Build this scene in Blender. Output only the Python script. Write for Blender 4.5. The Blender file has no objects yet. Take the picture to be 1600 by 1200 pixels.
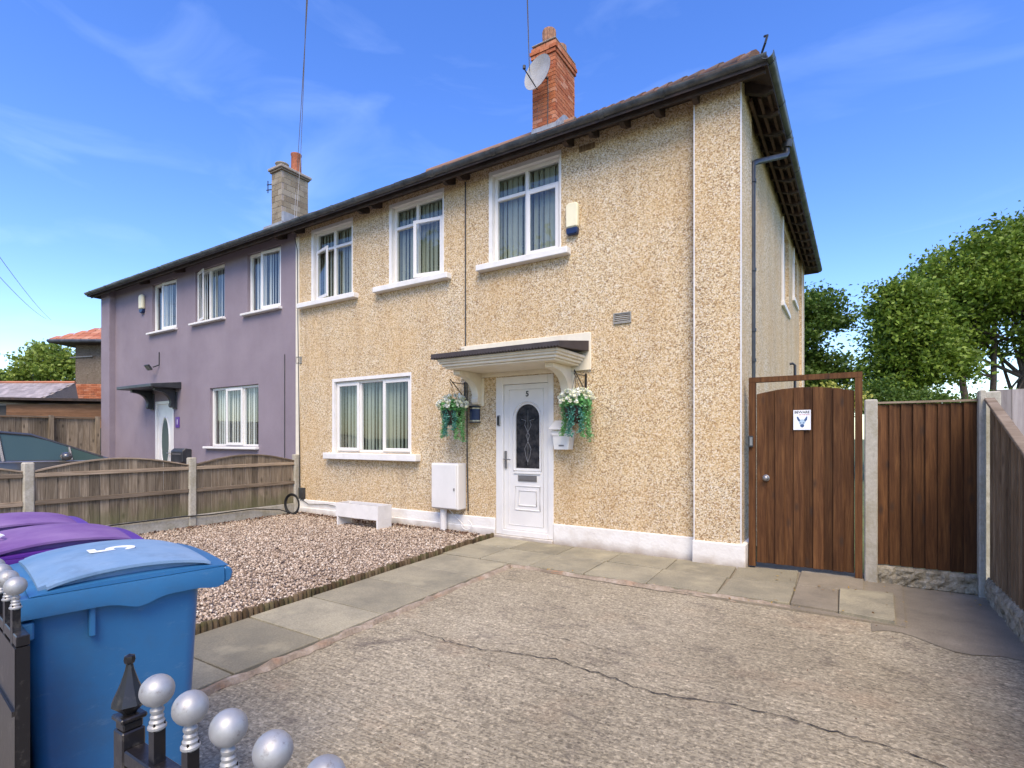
import bpy, math, random
import numpy as np
from mathutils import Vector, Matrix
random.seed(7)
S = bpy.context.scene
C = S.collection
R = math.radians
# ------------------------------------------------------------------ camera, sky, sun, exposure
F_PX = 828.15
cam_d = bpy.data.cameras.new('camera'); cam = bpy.data.objects.new('camera', cam_d); C.objects.link(cam)
cam.location = (0, -6.08, 1.35); cam.rotation_euler = (R(90), 0, R(32.3))
cam_d.sensor_width = 36; cam_d.lens = 36*F_PX/1600; cam_d.shift_y = 84/1600
cam_d.clip_start = .02; cam_d.clip_end = 2000
S.camera = cam
SUN_EL, SUN_AZ = R(52), R(148)         # azimuth measured clockwise from +Y (north)
w = bpy.data.worlds.new('World'); S.world = w; w.use_nodes = True
nt = w.node_tree; bg = nt.nodes['Background']
sky = nt.nodes.new('ShaderNodeTexSky'); sky.sky_type = 'NISHITA'; sky.sun_disc = False
sky.sun_elevation = SUN_EL; sky.sun_rotation = SUN_AZ
sky.air_density = 1.0; sky.dust_density = .6; sky.ozone_density = 1.6
hs = nt.nodes.new('ShaderNodeHueSaturation'); hs.inputs['Saturation'].default_value = 1.32; hs.inputs['Hue'].default_value = .518
# thin high cirrus streaks mixed into the sky colour
tc = nt.nodes.new('ShaderNodeTexCoord'); mp = nt.nodes.new('ShaderNodeMapping')
mp.inputs['Scale'].default_value = (1.2, 2.6, 6.0); mp.inputs['Rotation'].default_value = (.2, .35, .5)
nz = nt.nodes.new('ShaderNodeTexNoise'); nz.inputs['Scale'].default_value = 1.7; nz.inputs['Detail'].default_value = 6
nz.inputs['Roughness'].default_value = .52; nz.inputs['Distortion'].default_value = .8
cr = nt.nodes.new('ShaderNodeMapRange'); cr.inputs[1].default_value = .50; cr.inputs[2].default_value = .85
cr.inputs[3].default_value = 0; cr.inputs[4].default_value = .09
mx = nt.nodes.new('ShaderNodeMix'); mx.data_type = 'RGBA'; mx.inputs[7].default_value = (6.5, 7.6, 9.0, 1)
L = nt.links.new
L(sky.outputs[0], hs.inputs['Color']); L(tc.outputs['Generated'], mp.inputs[0]); L(mp.outputs[0], nz.inputs['Vector'])
L(nz.outputs['Fac'], cr.inputs[0]); L(cr.outputs[0], mx.inputs[0]); L(hs.outputs[0], mx.inputs[6]); L(mx.outputs[2], bg.inputs['Color'])
bg.inputs['Strength'].default_value = .15
sd = bpy.data.lights.new('sun', 'SUN'); sd.energy = 1.95; sd.angle = R(36); sd.color = (1, .84, .62)
sun = bpy.data.objects.new('sun', sd); C.objects.link(sun)
# light comes from azimuth SUN_AZ
dv = Vector((math.sin(SUN_AZ)*math.cos(SUN_EL), math.cos(SUN_AZ)*math.cos(SUN_EL), math.sin(SUN_EL)))
sun.rotation_euler = dv.to_track_quat('Z', 'Y').to_euler(); sun.location = dv*40
S.view_settings.view_transform = 'Standard'; S.view_settings.look = 'None'
S.view_settings.gamma = 1; S.view_settings.exposure = 1.15; S.view_settings.use_curve_mapping = False

# ------------------------------------------------------------------ material helpers
MATS = {}
class NB:
    """tiny node builder"""
    def __init__(s, name, rough=.7, metal=0, spec=.4):
        s.m = bpy.data.materials.new(name); s.m.use_nodes = True; s.t = s.m.node_tree
        s.b = s.t.nodes['Principled BSDF']; s.b.inputs['Roughness'].default_value = rough
        s.b.inputs['Metallic'].default_value = metal; s.b.inputs['Specular IOR Level'].default_value = spec
        s.pos = s.t.nodes.new('ShaderNodeNewGeometry').outputs['Position']; MATS[name] = s.m
    def n(s, k): return s.t.nodes.new('ShaderNode'+k)
    def l(s, a, b): s.t.links.new(a, b)
    def map(s, sc=(1, 1, 1), rot=(0, 0, 0), src=None):
        m = s.n('Mapping'); m.inputs['Scale'].default_value = sc; m.inputs['Rotation'].default_value = rot
        s.l(src or s.pos, m.inputs[0]); return m.outputs[0]
    def noise(s, scale, detail=3, rough=.5, vec=None, dist=0):
        a = s.n('TexNoise'); a.inputs['Scale'].default_value = scale; a.inputs['Detail'].default_value = detail
        a.inputs['Roughness'].default_value = rough; a.inputs['Distortion'].default_value = dist
        s.l(vec or s.pos, a.inputs['Vector']); return a.outputs['Fac']
    def voro(s, scale, vec=None, feat='F1'):
        a = s.n('TexVoronoi'); a.inputs['Scale'].default_value = scale; a.feature = feat
        s.l(vec or s.pos, a.inputs['Vector']); return a
    def ramp(s, fac, stops, const=False):
        a = s.n('ValToRGB'); e = a.color_ramp.elements
        if const: a.color_ramp.interpolation = 'CONSTANT'
        while len(e) < len(stops): e.new(.5)
        for q, (p, c) in zip(e, stops):
            q.position = p; q.color = (c, c, c, 1) if isinstance(c, (int, float)) else (*c, 1)
        s.l(fac, a.inputs[0]); return a.outputs[0]
    def mix(s, a, b, fac, mode='MIX'):
        m = s.n('Mix'); m.data_type = 'RGBA'; m.blend_type = mode
        for v, k in ((fac, 0), (a, 6), (b, 7)):
            if isinstance(v, (int, float)): m.inputs[k].default_value = v if k == 0 else (v, v, v, 1)
            elif isinstance(v, tuple): m.inputs[k].default_value = (*v, 1)
            else: s.l(v, m.inputs[k])
        return m.outputs[2]
    def island(s): return s.t.nodes.new('ShaderNodeNewGeometry').outputs['Random Per Island']
    def objr(s): return s.n('ObjectInfo').outputs['Random']
    def sep(s, c, ch='X', src=None):
        a = s.n('SeparateXYZ'); s.l(c, a.inputs[0]); return a.outputs[ch]
    def math(s, op, a, b=0, c=None):
        m = s.n('Math'); m.operation = op
        for i, v in enumerate((a, b, c)):
            if v is None: continue
            if isinstance(v, (int, float)): m.inputs[i].default_value = v
            else: s.l(v, m.inputs[i])
        return m.outputs[0]
    def color(s, c):
        if isinstance(c, tuple): s.b.inputs['Base Color'].default_value = (*c, 1)
        else: s.l(c, s.b.inputs['Base Color'])
        return s
    def bump(s, h, strength=.5, dist=.01):
        b = s.n('Bump'); b.inputs['Strength'].default_value = strength; b.inputs['Distance'].default_value = dist
        s.l(h, b.inputs['Height']); s.l(b.outputs[0], s.b.inputs['Normal']); return s
    def rough(s, r): s.l(r, s.b.inputs['Roughness']); return s

def simple(name, c, rough=.6, metal=0, var=.12, scale=6, bump=0, spec=.4, bscale=60, dirt=None):
    k = NB(name, rough, metal, spec)
    a = tuple(x*(1-var) for x in c); b = tuple(min(1, x*(1+var)) for x in c)
    col = k.ramp(k.noise(scale, 5, .6), [(.3, a), (.7, b)])
    if dirt: col = k.mix(col, dirt, k.ramp(k.noise(scale*.6, 6, .65), [(.5, 0), (.72, .6)]))
    k.color(col)
    if bump: k.bump(k.noise(bscale, 4), bump, .004)
    return k.m

def pebble(name, stops, stain, base_mul=1.0, scale=82):
    k = NB(name, .85, 0, .25)
    v = k.voro(scale)
    cell = k.ramp(k.sep(v.outputs['Color']), stops)
    v2 = k.voro(scale*2.1)
    c2 = k.ramp(k.sep(v2.outputs['Color']), [(0, (.2, .14, .09)), (.3, (.55, .42, .25)), (.75, (.74, .62, .42)), (1, (.9, .83, .7))])
    col = k.mix(cell, c2, .22)
    gap = k.ramp(v.outputs['Distance'], [(.45, 1.0), (.8, .62)])
    col = k.mix(col, gap, .8, 'MULTIPLY')
    big = k.ramp(k.noise(.9, 6, .62), [(.35, 0), (.68, 1)])
    col = k.mix(col, stain, k.math('MULTIPLY', big, .42))
    streak = k.ramp(k.noise(1.2, 5, .6, k.map((3.2, 3.2, .35))), [(.48, 0), (.75, 1)])
    col = k.mix(col, k.mix(col, (.62, .55, .5), 1, 'MULTIPLY'), k.math('MULTIPLY', streak, .38))
    col = k.mix(col, (base_mul,)*3, 1, 'MULTIPLY')
    k.color(col); k.bump(k.math('SUBTRACT', 1, v.outputs['Distance']), .35, .008)
    return k.m
pebble('pebbledash', [(0, (.10, .065, .04)), (.14, (.30, .17, .08)), (.28, (.55, .39, .20)), (.52, (.71, .57, .35)), (.8, (.82, .71, .51)), (1, (.91, .85, .73))], (.62, .38, .14))
pebble('dark_pebbledash', [(0, (.06, .045, .03)), (.4, (.22, .16, .11)), (.8, (.4, .32, .24)), (1, (.6, .52, .42))], (.16, .12, .08), .62)
k = NB('mauve_render', .9, 0, .2)
c = k.ramp(k.noise(1.1, 7, .62), [(.3, (.248, .205, .235)), (.7, (.312, .262, .292))])
c = k.mix(c, (.35, .315, .33), k.ramp(k.noise(1.3, 6, .6, k.map((2.5, 2.5, .3))), [(.5, 0), (.8, .18)]))
c = k.mix(c, k.ramp(k.noise(140, 2), [(.35, .8), (.65, 1.08)]), .8, 'MULTIPLY')
k.color(c).bump(k.noise(160, 3), .6, .006)

def upvc(name, c, rough):
    k = NB(name, rough, 0, .5)
    d = k.ramp(k.noise(2.4, 6, .65, k.map((1, 1, .6))), [(.35, 1), (.75, .86)])
    k.color(k.mix(c, d, 1, 'MULTIPLY')); return k.m
upvc('white_plastic', (.80, .78, .74), .3)
k = NB('white_masonry_paint', .75, 0, .3)
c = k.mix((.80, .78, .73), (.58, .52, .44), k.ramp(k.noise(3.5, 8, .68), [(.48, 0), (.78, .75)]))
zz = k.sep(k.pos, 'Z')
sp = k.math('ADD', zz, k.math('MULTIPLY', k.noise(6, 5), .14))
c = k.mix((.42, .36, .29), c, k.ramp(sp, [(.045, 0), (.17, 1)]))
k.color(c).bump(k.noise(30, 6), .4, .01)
simple('cream_paint', (.78, .71, .56), .45, var=.06, dirt=(.62, .55, .42))
simple('white_sill_paint', (.78, .76, .72), .6, var=.05, bump=.25, bscale=25, dirt=(.62, .6, .55))
simple('black_plastic', (.035, .038, .042), .42, var=.3, bump=.05, dirt=(.10, .11, .11))
k = NB('gutter_plastic', .34, 0, .5)
c = k.mix((.045, .052, .058), (.15, .16, .165), k.ramp(k.noise(5, 7, .7), [(.42, 0), (.75, .9)]))
k.color(c)
simple('soffit_timber', (.045, .032, .026), .8, var=.4, bump=.2, dirt=(.11, .06, .04))
simple('lead', (.30, .32, .34), .5, var=.2)
simple('mortar', (.34, .29, .24), .9, var=.2, scale=30, bump=.3)
def brickm(name, cols):
    k = NB(name, .88, 0, .2)
    c = k.ramp(k.objr(), cols)
    c = k.mix(c, k.ramp(k.noise(45, 5, .7), [(.3, .6), (.7, 1.15)]), .8, 'MULTIPLY')
    c = k.mix(c, (.07, .05, .045), k.ramp(k.noise(4, 6, .7), [(.52, 0), (.78, .65)]))
    k.color(c).bump(k.noise(90, 4), .5, .005); return k.m
brickm('red_brick', [(0, (.40, .12, .055)), (.4, (.50, .17, .075)), (.75, (.56, .22, .11)), (1, (.60, .29, .18))])
brickm('buff_block', [(0, (.24, .19, .13)), (.5, (.31, .26, .18)), (1, (.38, .33, .25))])
simple('terracotta', (.42, .14, .07), .8, var=.25, scale=14, bump=.2, dirt=(.12, .08, .06))
simple('ribbed_pot_clay', (.33, .17, .10), .8, var=.35, scale=14, bump=.2, dirt=(.10, .07, .05))
k = NB('clay_tile', .85, 0, .2)
c = k.ramp(k.island(), [(0, (.13, .07, .05)), (.5, (.22, .12, .085)), (1, (.30, .17, .12))])
c = k.mix(c, (.17, .15, .12), k.ramp(k.noise(5, 7, .7), [(.42, 0), (.68, .8)]))
k.color(c).bump(k.noise(50, 4), .4, .006)
k = NB('orange_tile', .85, 0, .2)
c = k.ramp(k.island(), [(0, (.38, .13, .07)), (.5, (.48, .19, .11)), (1, (.55, .27, .17))])
k.color(k.mix(c, (.24, .12, .09), k.ramp(k.noise(2, 6, .7), [(.5, 0), (.75, .6)])))
k = NB('slate_tile', .8, 0, .3)
c = k.ramp(k.island(), [(0, (.26, .23, .23)), (.5, (.35, .31, .30)), (1, (.45, .39, .38))])
k.color(k.mix(c, (.2, .17, .16), k.ramp(k.noise(1.6, 6, .7), [(.5, 0), (.7, .7)])))

def wood(name, cols, knots=.7, rough=.85, dark=(.05, .03, .02), moss=None, vertical=True, gl=1.0):
    k = NB(name, rough, 0, .2)
    # shift grain per board
    sh = k.n('VectorMath'); sh.operation = 'ADD'; cb = k.n('CombineXYZ')
    o = k.math('MULTIPLY', k.objr(), 37.0); k.l(o, cb.inputs[0]); k.l(o, cb.inputs[1]); k.l(o, cb.inputs[2])
    k.l(k.pos, sh.inputs[0]); k.l(cb.outputs[0], sh.inputs[1]); P = sh.outputs[0]
    sc = (16, 16, .9) if vertical else (.9, .9, 16)
    g = k.noise(2.6*gl, 8, .66, k.map(sc, src=P), .6)
    c = k.ramp(g, [(.25, cols[0]), (.48, cols[1]), (.72, cols[2])])
    t = k.ramp(k.objr(), [(0, .60), (1, 1.28)])
    c = k.mix(c, t, 1, 'MULTIPLY')
    sc2 = (7, 7, 3.0) if vertical else (3, 3, 7)
    v = k.voro(1.0, k.map(sc2, src=P))
    c = k.mix(dark, c, k.ramp(v.outputs['Distance'], [(.05, 1-knots), (.2, 1)]))
    c = k.mix(c, k.ramp(k.noise(1.4, 5, .6, P), [(.3, .74), (.7, 1.1)]), .8, 'MULTIPLY')
    if moss:
        z = k.sep(k.pos, 'Z')
        mz = k.ramp(k.math('ADD', k.math('MULTIPLY', z, .9), k.math('MULTIPLY', k.noise(5, 5), .45)), [(.3, .75), (.62, 0)])
        c = k.mix(c, moss, mz)
    k.color(c).bump(g, .5, .006); return k.m
wood('brown_stained_board', [(.042, .018, .008), (.096, .042, .017), (.170, .080, .030)], .85, .78)
wood('weathered_board', [(.10, .075, .05), (.21, .165, .115), (.36, .30, .22)], .75, .9, (.04, .03, .02), (.13, .14, .055))
wood('weathered_rail', [(.17, .125, .08), (.28, .215, .15), (.40, .32, .24)], .3, .9, (.06, .04, .03), None, False)
wood('brown_fence_board', [(.11, .068, .036), (.20, .13, .072), (.33, .235, .145)], .5, .85)
wood('shed_board', [(.15, .075, .04), (.23, .12, .065), (.30, .17, .10)], .3, .8, vertical=False)
wood('far_grey_board', [(.24, .21, .2), (.34, .3, .29), (.44, .4, .38)], .3, .9)
k = NB('edging_log', .9, 0, .15)
c = k.ramp(k.objr(), [(0, (.05, .035, .02)), (.5, (.11, .075, .042)), (1, (.19, .14, .085))])
c = k.mix(c, (.07, .085, .03), k.ramp(k.noise(9, 5), [(.45, 0), (.7, .6)])); k.color(c).bump(k.noise(80, 4), .6, .006)

k = NB('concrete_post', .9, 0, .2)
c = k.ramp(k.noise(30, 6, .7), [(.3, (.36, .33, .27)), (.7, (.52, .49, .41))])
c = k.mix(c, (.25, .22, .13), k.ramp(k.noise(4, 6, .7), [(.45, 0), (.75, .8)]))
k.color(c).bump(k.noise(60, 5), .5, .006)
k = NB('rock_faced_concrete', .95, 0, .15)
c = k.ramp(k.noise(14, 7, .7), [(.3, (.12, .10, .06)), (.5, (.32, .28, .2)), (.75, (.56, .5, .38))])
k.color(c).bump(k.noise(22, 7), .9, .03)
k = NB('driveway_concrete', .92, 0, .2)
c = k.ramp(k.noise(.55, 7, .6), [(.3, (.34, .29, .195)), (.5, (.43, .37, .255)), (.72, (.52, .455, .325))])
agg = k.voro(90)
c = k.mix(c, k.ramp(k.sep(agg.outputs['Color']), [(0, .5), (.35, .88), (.7, 1.08), (1, 1.4)]), .7, 'MULTIPLY')
agg2 = k.voro(64)
c = k.mix(c, k.ramp(k.sep(agg2.outputs['Color']), [(0, .45), (.2, .95), (.8, 1.0), (1, 1.6)]), .6, 'MULTIPLY')
br = k.noise(3.0, 6, .68, k.map((1.2, 15, 1), (0, 0, .22)), .7)
c = k.mix(c, k.ramp(br, [(.3, .58), (.5, 1.0), (.75, 1.18)]), .8, 'MULTIPLY')
c = k.mix(c, (.11, .09, .08), k.ramp(k.noise(2.6, 9, .8, dist=.6), [(.54, 0), (.72, .8)]))
c = k.mix(c, k.ramp(k.noise(34, 5, .75), [(.3, .66), (.7, 1.22)]), .6, 'MULTIPLY')
c = k.mix(c, (.50, .33, .2), k.ramp(k.noise(1.7, 5, .6, k.map((1, 1, 1), (1, 2, .3))), [(.58, 0), (.8, .35)]))
c = k.mix(c, (.62, .55, .44), k.ramp(k.noise(5.5, 6, .75, k.map((1, 1, 1), (3, 1, .3))), [(.64, 0), (.78, .6)]))
hgt = k.math('ADD', k.math('MULTIPLY', br, 1.2), k.math('MULTIPLY', k.noise(85, 4, .7), .8))
k.color(c).bump(hgt, .9, .012)
k = NB('paving_slab', .92, 0, .2)
c = k.ramp(k.objr(), [(0, (.28, .25, .17)), (.5, (.34, .305, .21)), (1, (.40, .36, .25))])
c = k.mix(c, k.ramp(k.noise(70, 5, .8), [(.3, .6), (.7, 1.25)]), .85, 'MULTIPLY')
c = k.mix(c, (.17, .16, .12), k.ramp(k.noise(1.6, 7, .7), [(.42, 0), (.66, .7)]))
c = k.mix(c, (.46, .41, .27), k.ramp(k.noise(2.3, 5, .6, k.map((1, 1, 1), (2, 0, .7))), [(.54, 0), (.75, .7)]))
k.color(c).bump(k.noise(110, 4), .5, .005)
k = NB('dark_patch_concrete', .92, 0, .2)
c = k.ramp(k.noise(1.8, 8, .7), [(.35, (.22, .19, .14)), (.6, (.32, .275, .20)), (.8, (.43, .37, .28))])
k.color(k.mix(c, k.ramp(k.noise(160, 3, .7), [(.3, .6), (.7, 1.25)]), .8, 'MULTIPLY')).bump(k.noise(90, 4), .6, .006)
k = NB('pink_mortar', .95, 0, .1)
c = k.ramp(k.noise(7, 7, .7), [(.3, (.18, .14, .10)), (.5, (.33, .265, .195)), (.75, (.54, .46, .37))])
k.color(k.mix(c, (.45, .2, .08), k.ramp(k.noise(3, 5), [(.56, 0), (.75, .7)]))).bump(k.noise(50, 6), .9, .012)
k = NB('gravel_stone', .9, 0, .2)
c = k.ramp(k.island(), [(0, (.20, .145, .10)), (.25, (.37, .28, .20)), (.55, (.50, .39, .29)), (.85, (.62, .51, .39)), (1, (.74, .66, .54))])
c = k.mix(c, (.22, .16, .12), k.ramp(k.noise(.9, 5, .65), [(.5, 0), (.78, .5)])); k.color(c)
k = NB('gravel_bed', .95, 0, .1)
v = k.voro(48); c = k.ramp(k.sep(v.outputs['Color']), [(0, (.10, .075, .06)), (.5, (.32, .25, .2)), (1, (.5, .42, .35))])
k.color(c).bump(v.outputs['Distance'], 1, .02)
simple('leaf_litter_brown', (.11, .055, .03), .9, var=.5, scale=40)
simple('soil', (.07, .05, .035), .95, var=.4, scale=25, bump=.8, bscale=40)
simple('grass_ground', (.10, .13, .045), .95, var=.4, scale=3, bump=.8, bscale=60)
simple('asphalt', (.055, .055, .056), .9, var=.25, scale=40, bump=.5, bscale=200)
simple('pavement_flag', (.28, .27, .25), .9, var=.2, scale=3, bump=.3)
simple('dark_crack', (.035, .028, .022), 1, var=.3)

k = NB('blue_bin_plastic', .40, 0, .45)
c = k.ramp(k.noise(2.2, 6, .6, k.map((1, 1, .5))), [(.3, (.022, .120, .265)), (.7, (.034, .160, .335))])
c = k.mix(c, (.20, .31, .42), k.ramp(k.noise(11, 9, .8, k.map((1, 1, 2.6), (.3, .2, 0))), [(.57, 0), (.76, .5)]))
c = k.mix(c, (.26, .34, .42), k.ramp(k.noise(9, 8, .85, k.map((14, 14, .8), (.05, .1, .4))), [(.66, 0), (.78, .45)]))
c = k.mix(c, (.06, .08, .09), k.ramp(k.noise(3.2, 8, .75), [(.52, 0), (.8, .45)]))
k.color(c).bump(k.noise(700, 2), .12, .001)
k = NB('faded_blue_lid', .7, 0, .2)
c = k.ramp(k.noise(3, 7, .65), [(.3, (.13, .25, .40)), (.72, (.27, .38, .50))])
c = k.mix(c, (.08, .12, .16), k.ramp(k.noise(7, 8, .75), [(.5, 0), (.78, .55)]))
c = k.mix(c, (.5, .55, .6), k.ramp(k.noise(12, 8, .8, k.map((1, 7, 1), (0, 0, .5))), [(.62, 0), (.78, .5)]))
k.color(c)
k = NB('purple_bin_plastic', .42, 0, .45); k.color(k.ramp(k.noise(3, 6, .6), [(.3, (.085, .02, .22)), (.7, (.12, .035, .3))]))
k = NB('faded_lilac_lid', .75, 0, .2); k.color(k.ramp(k.noise(4, 7, .65), [(.3, (.15, .065, .23)), (.72, (.28, .17, .34))]))
k = NB('silver_paint', .5, .45, .5)
c = k.ramp(k.noise(26, 6, .65), [(.3, (.34, .335, .325)), (.7, (.46, .455, .44))])
k.color(k.mix(c, (.16, .13, .11), k.ramp(k.noise(55, 7, .75), [(.56, 0), (.70, .7)]))).bump(k.noise(70, 4), .25, .002)
k = NB('black_iron_paint', .32, 0, .5)
c = k.mix((.014, .012, .012), (.13, .115, .095), k.ramp(k.noise(28, 7, .72), [(.55, 0), (.76, .7)]))
k.color(c).bump(k.noise(55, 5), .3, .002)
simple('chrome_grey', (.30, .29, .28), .35, .7, var=.1)
simple('black_letters', (.02, .02, .02), .5)
simple('white_letters', (.85, .85, .85), .5, var=.1, scale=60)
simple('off_white_alarm', (.82, .76, .52), .4, var=.05)
simple('alarm_blue', (.015, .03, .09), .3)
simple('dish_grey', (.36, .355, .34), .5, var=.12, dirt=(.3, .26, .2))
simple('sign_white', (.85, .86, .88), .3, var=.03)
simple('sign_blue_ink', (.05, .10, .22), .5); simple('sign_red_ink', (.45, .05, .05), .5); simple('sign_pale_ink', (.42, .55, .66), .5)
simple('purple_plate', (.10, .03, .25), .4)
simple('car_paint', (.085, .085, .09), .22, .3, var=.05, spec=.6); MATS['car_paint'].node_tree.nodes['Principled BSDF'].inputs['Coat Weight'].default_value = .6
simple('rubber', (.02, .02, .02), .8); simple('alloy', (.5, .5, .5), .3, .8)
simple('blind_fabric', (.36, .38, .31), .85, var=.06)
simple('pale_blind_fabric', (.74, .74, .72), .85, var=.04)
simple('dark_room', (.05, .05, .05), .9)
simple('vent_grey', (.30, .29, .26), .6)
simple('bark', (.085, .065, .048), .95, var=.4, scale=9, bump=.8, bscale=25)
simple('hanging_pot_brown', (.035, .022, .018), .6)
simple('off_white_render', (.62, .60, .55), .9, var=.1)
k = NB('door_glass', .08, 0, .6); k.color(k.ramp(k.noise(14, 4, .6), [(.35, (.012, .012, .014)), (.7, (.06, .055, .055))])).bump(k.noise(30, 3), .2, .003)
simple('lead_came', (.30, .30, .31), .4, .4)
k = NB('green_oval_glass', .1, 0, .6); k.color((.10, .14, .13))
# window glass: fresnel mix of clear and mirror
m = bpy.data.materials.new('window_glass'); m.use_nodes = True; t = m.node_tree; t.nodes.clear(); MATS['window_glass'] = m
o = t.nodes.new('ShaderNodeOutputMaterial'); mxs = t.nodes.new('ShaderNodeMixShader'); tr = t.nodes.new('ShaderNodeBsdfTransparent')
gl = t.nodes.new('ShaderNodeBsdfGlossy'); gl.inputs['Roughness'].default_value = .015; tr.inputs[0].default_value = (.86, .90, .88, 1)
lw = t.nodes.new('ShaderNodeLayerWeight'); lw.inputs[0].default_value = .5
pw = t.nodes.new('ShaderNodeMath'); pw.operation = 'POWER'; pw.inputs[1].default_value = 4; t.links.new(lw.outputs['Facing'], pw.inputs[0])
ma = t.nodes.new('ShaderNodeMath'); ma.operation = 'MULTIPLY_ADD'; ma.inputs[1].default_value = .88; ma.inputs[2].default_value = .085; t.links.new(pw.outputs[0], ma.inputs[0])
t.links.new(ma.outputs[0], mxs.inputs[0]); t.links.new(tr.outputs[0], mxs.inputs[1]); t.links.new(gl.outputs[0], mxs.inputs[2]); t.links.new(mxs.outputs[0], o.inputs[0])
def leafm(name, cols, trans=.35):
    m = bpy.data.materials.new(name); m.use_nodes = True; t = m.node_tree; t.nodes.clear(); MATS[name] = m
    o = t.nodes.new('ShaderNodeOutputMaterial'); d = t.nodes.new('ShaderNodeBsdfPrincipled'); d.inputs['Roughness'].default_value = .5; d.inputs['Specular IOR Level'].default_value = .3
    tl = t.nodes.new('ShaderNodeBsdfTranslucent'); mi = t.nodes.new('ShaderNodeMixShader'); mi.inputs[0].default_value = trans
    g = t.nodes.new('ShaderNodeNewGeometry'); r = t.nodes.new('ShaderNodeValToRGB'); e = r.color_ramp.elements
    while len(e) < len(cols): e.new(.5)
    for i, cc in enumerate(cols): e[i].position = i/(len(cols)-1); e[i].color = (*cc, 1)
    t.links.new(g.outputs['Random Per Island'], r.inputs[0]); t.links.new(r.outputs[0], d.inputs['Base Color']); t.links.new(r.outputs[0], tl.inputs[0])
    t.links.new(d.outputs[0], mi.inputs[1]); t.links.new(tl.outputs[0], mi.inputs[2]); t.links.new(mi.outputs[0], o.inputs[0]); return m
leafm('leaf_sycamore', [(.065, .115, .012), (.125, .195, .020), (.19, .275, .030), (.28, .37, .06)])
leafm('leaf_dark', [(.045, .09, .014), (.09, .155, .022), (.15, .225, .035)])
leafm('leaf_light', [(.15, .21, .03), (.24, .32, .05), (.36, .44, .10)])
leafm('leaf_yellow', [(.26, .28, .04), (.4, .4, .08), (.5, .5, .12)])
leafm('plastic_trail_green', [(.08, .28, .07), (.17, .42, .14), (.32, .55, .28)], .2)
leafm('plastic_trail_teal', [(.03, .17, .12), (.07, .28, .21), (.20, .42, .33)], .2)
leafm('petal_white', [(.72, .74, .66), (.85, .86, .80), (.78, .80, .45)], .2)
leafm('fallen_yellow', [(.30, .17, .04), (.5, .34, .08), (.2, .11, .05)], .1)

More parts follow.
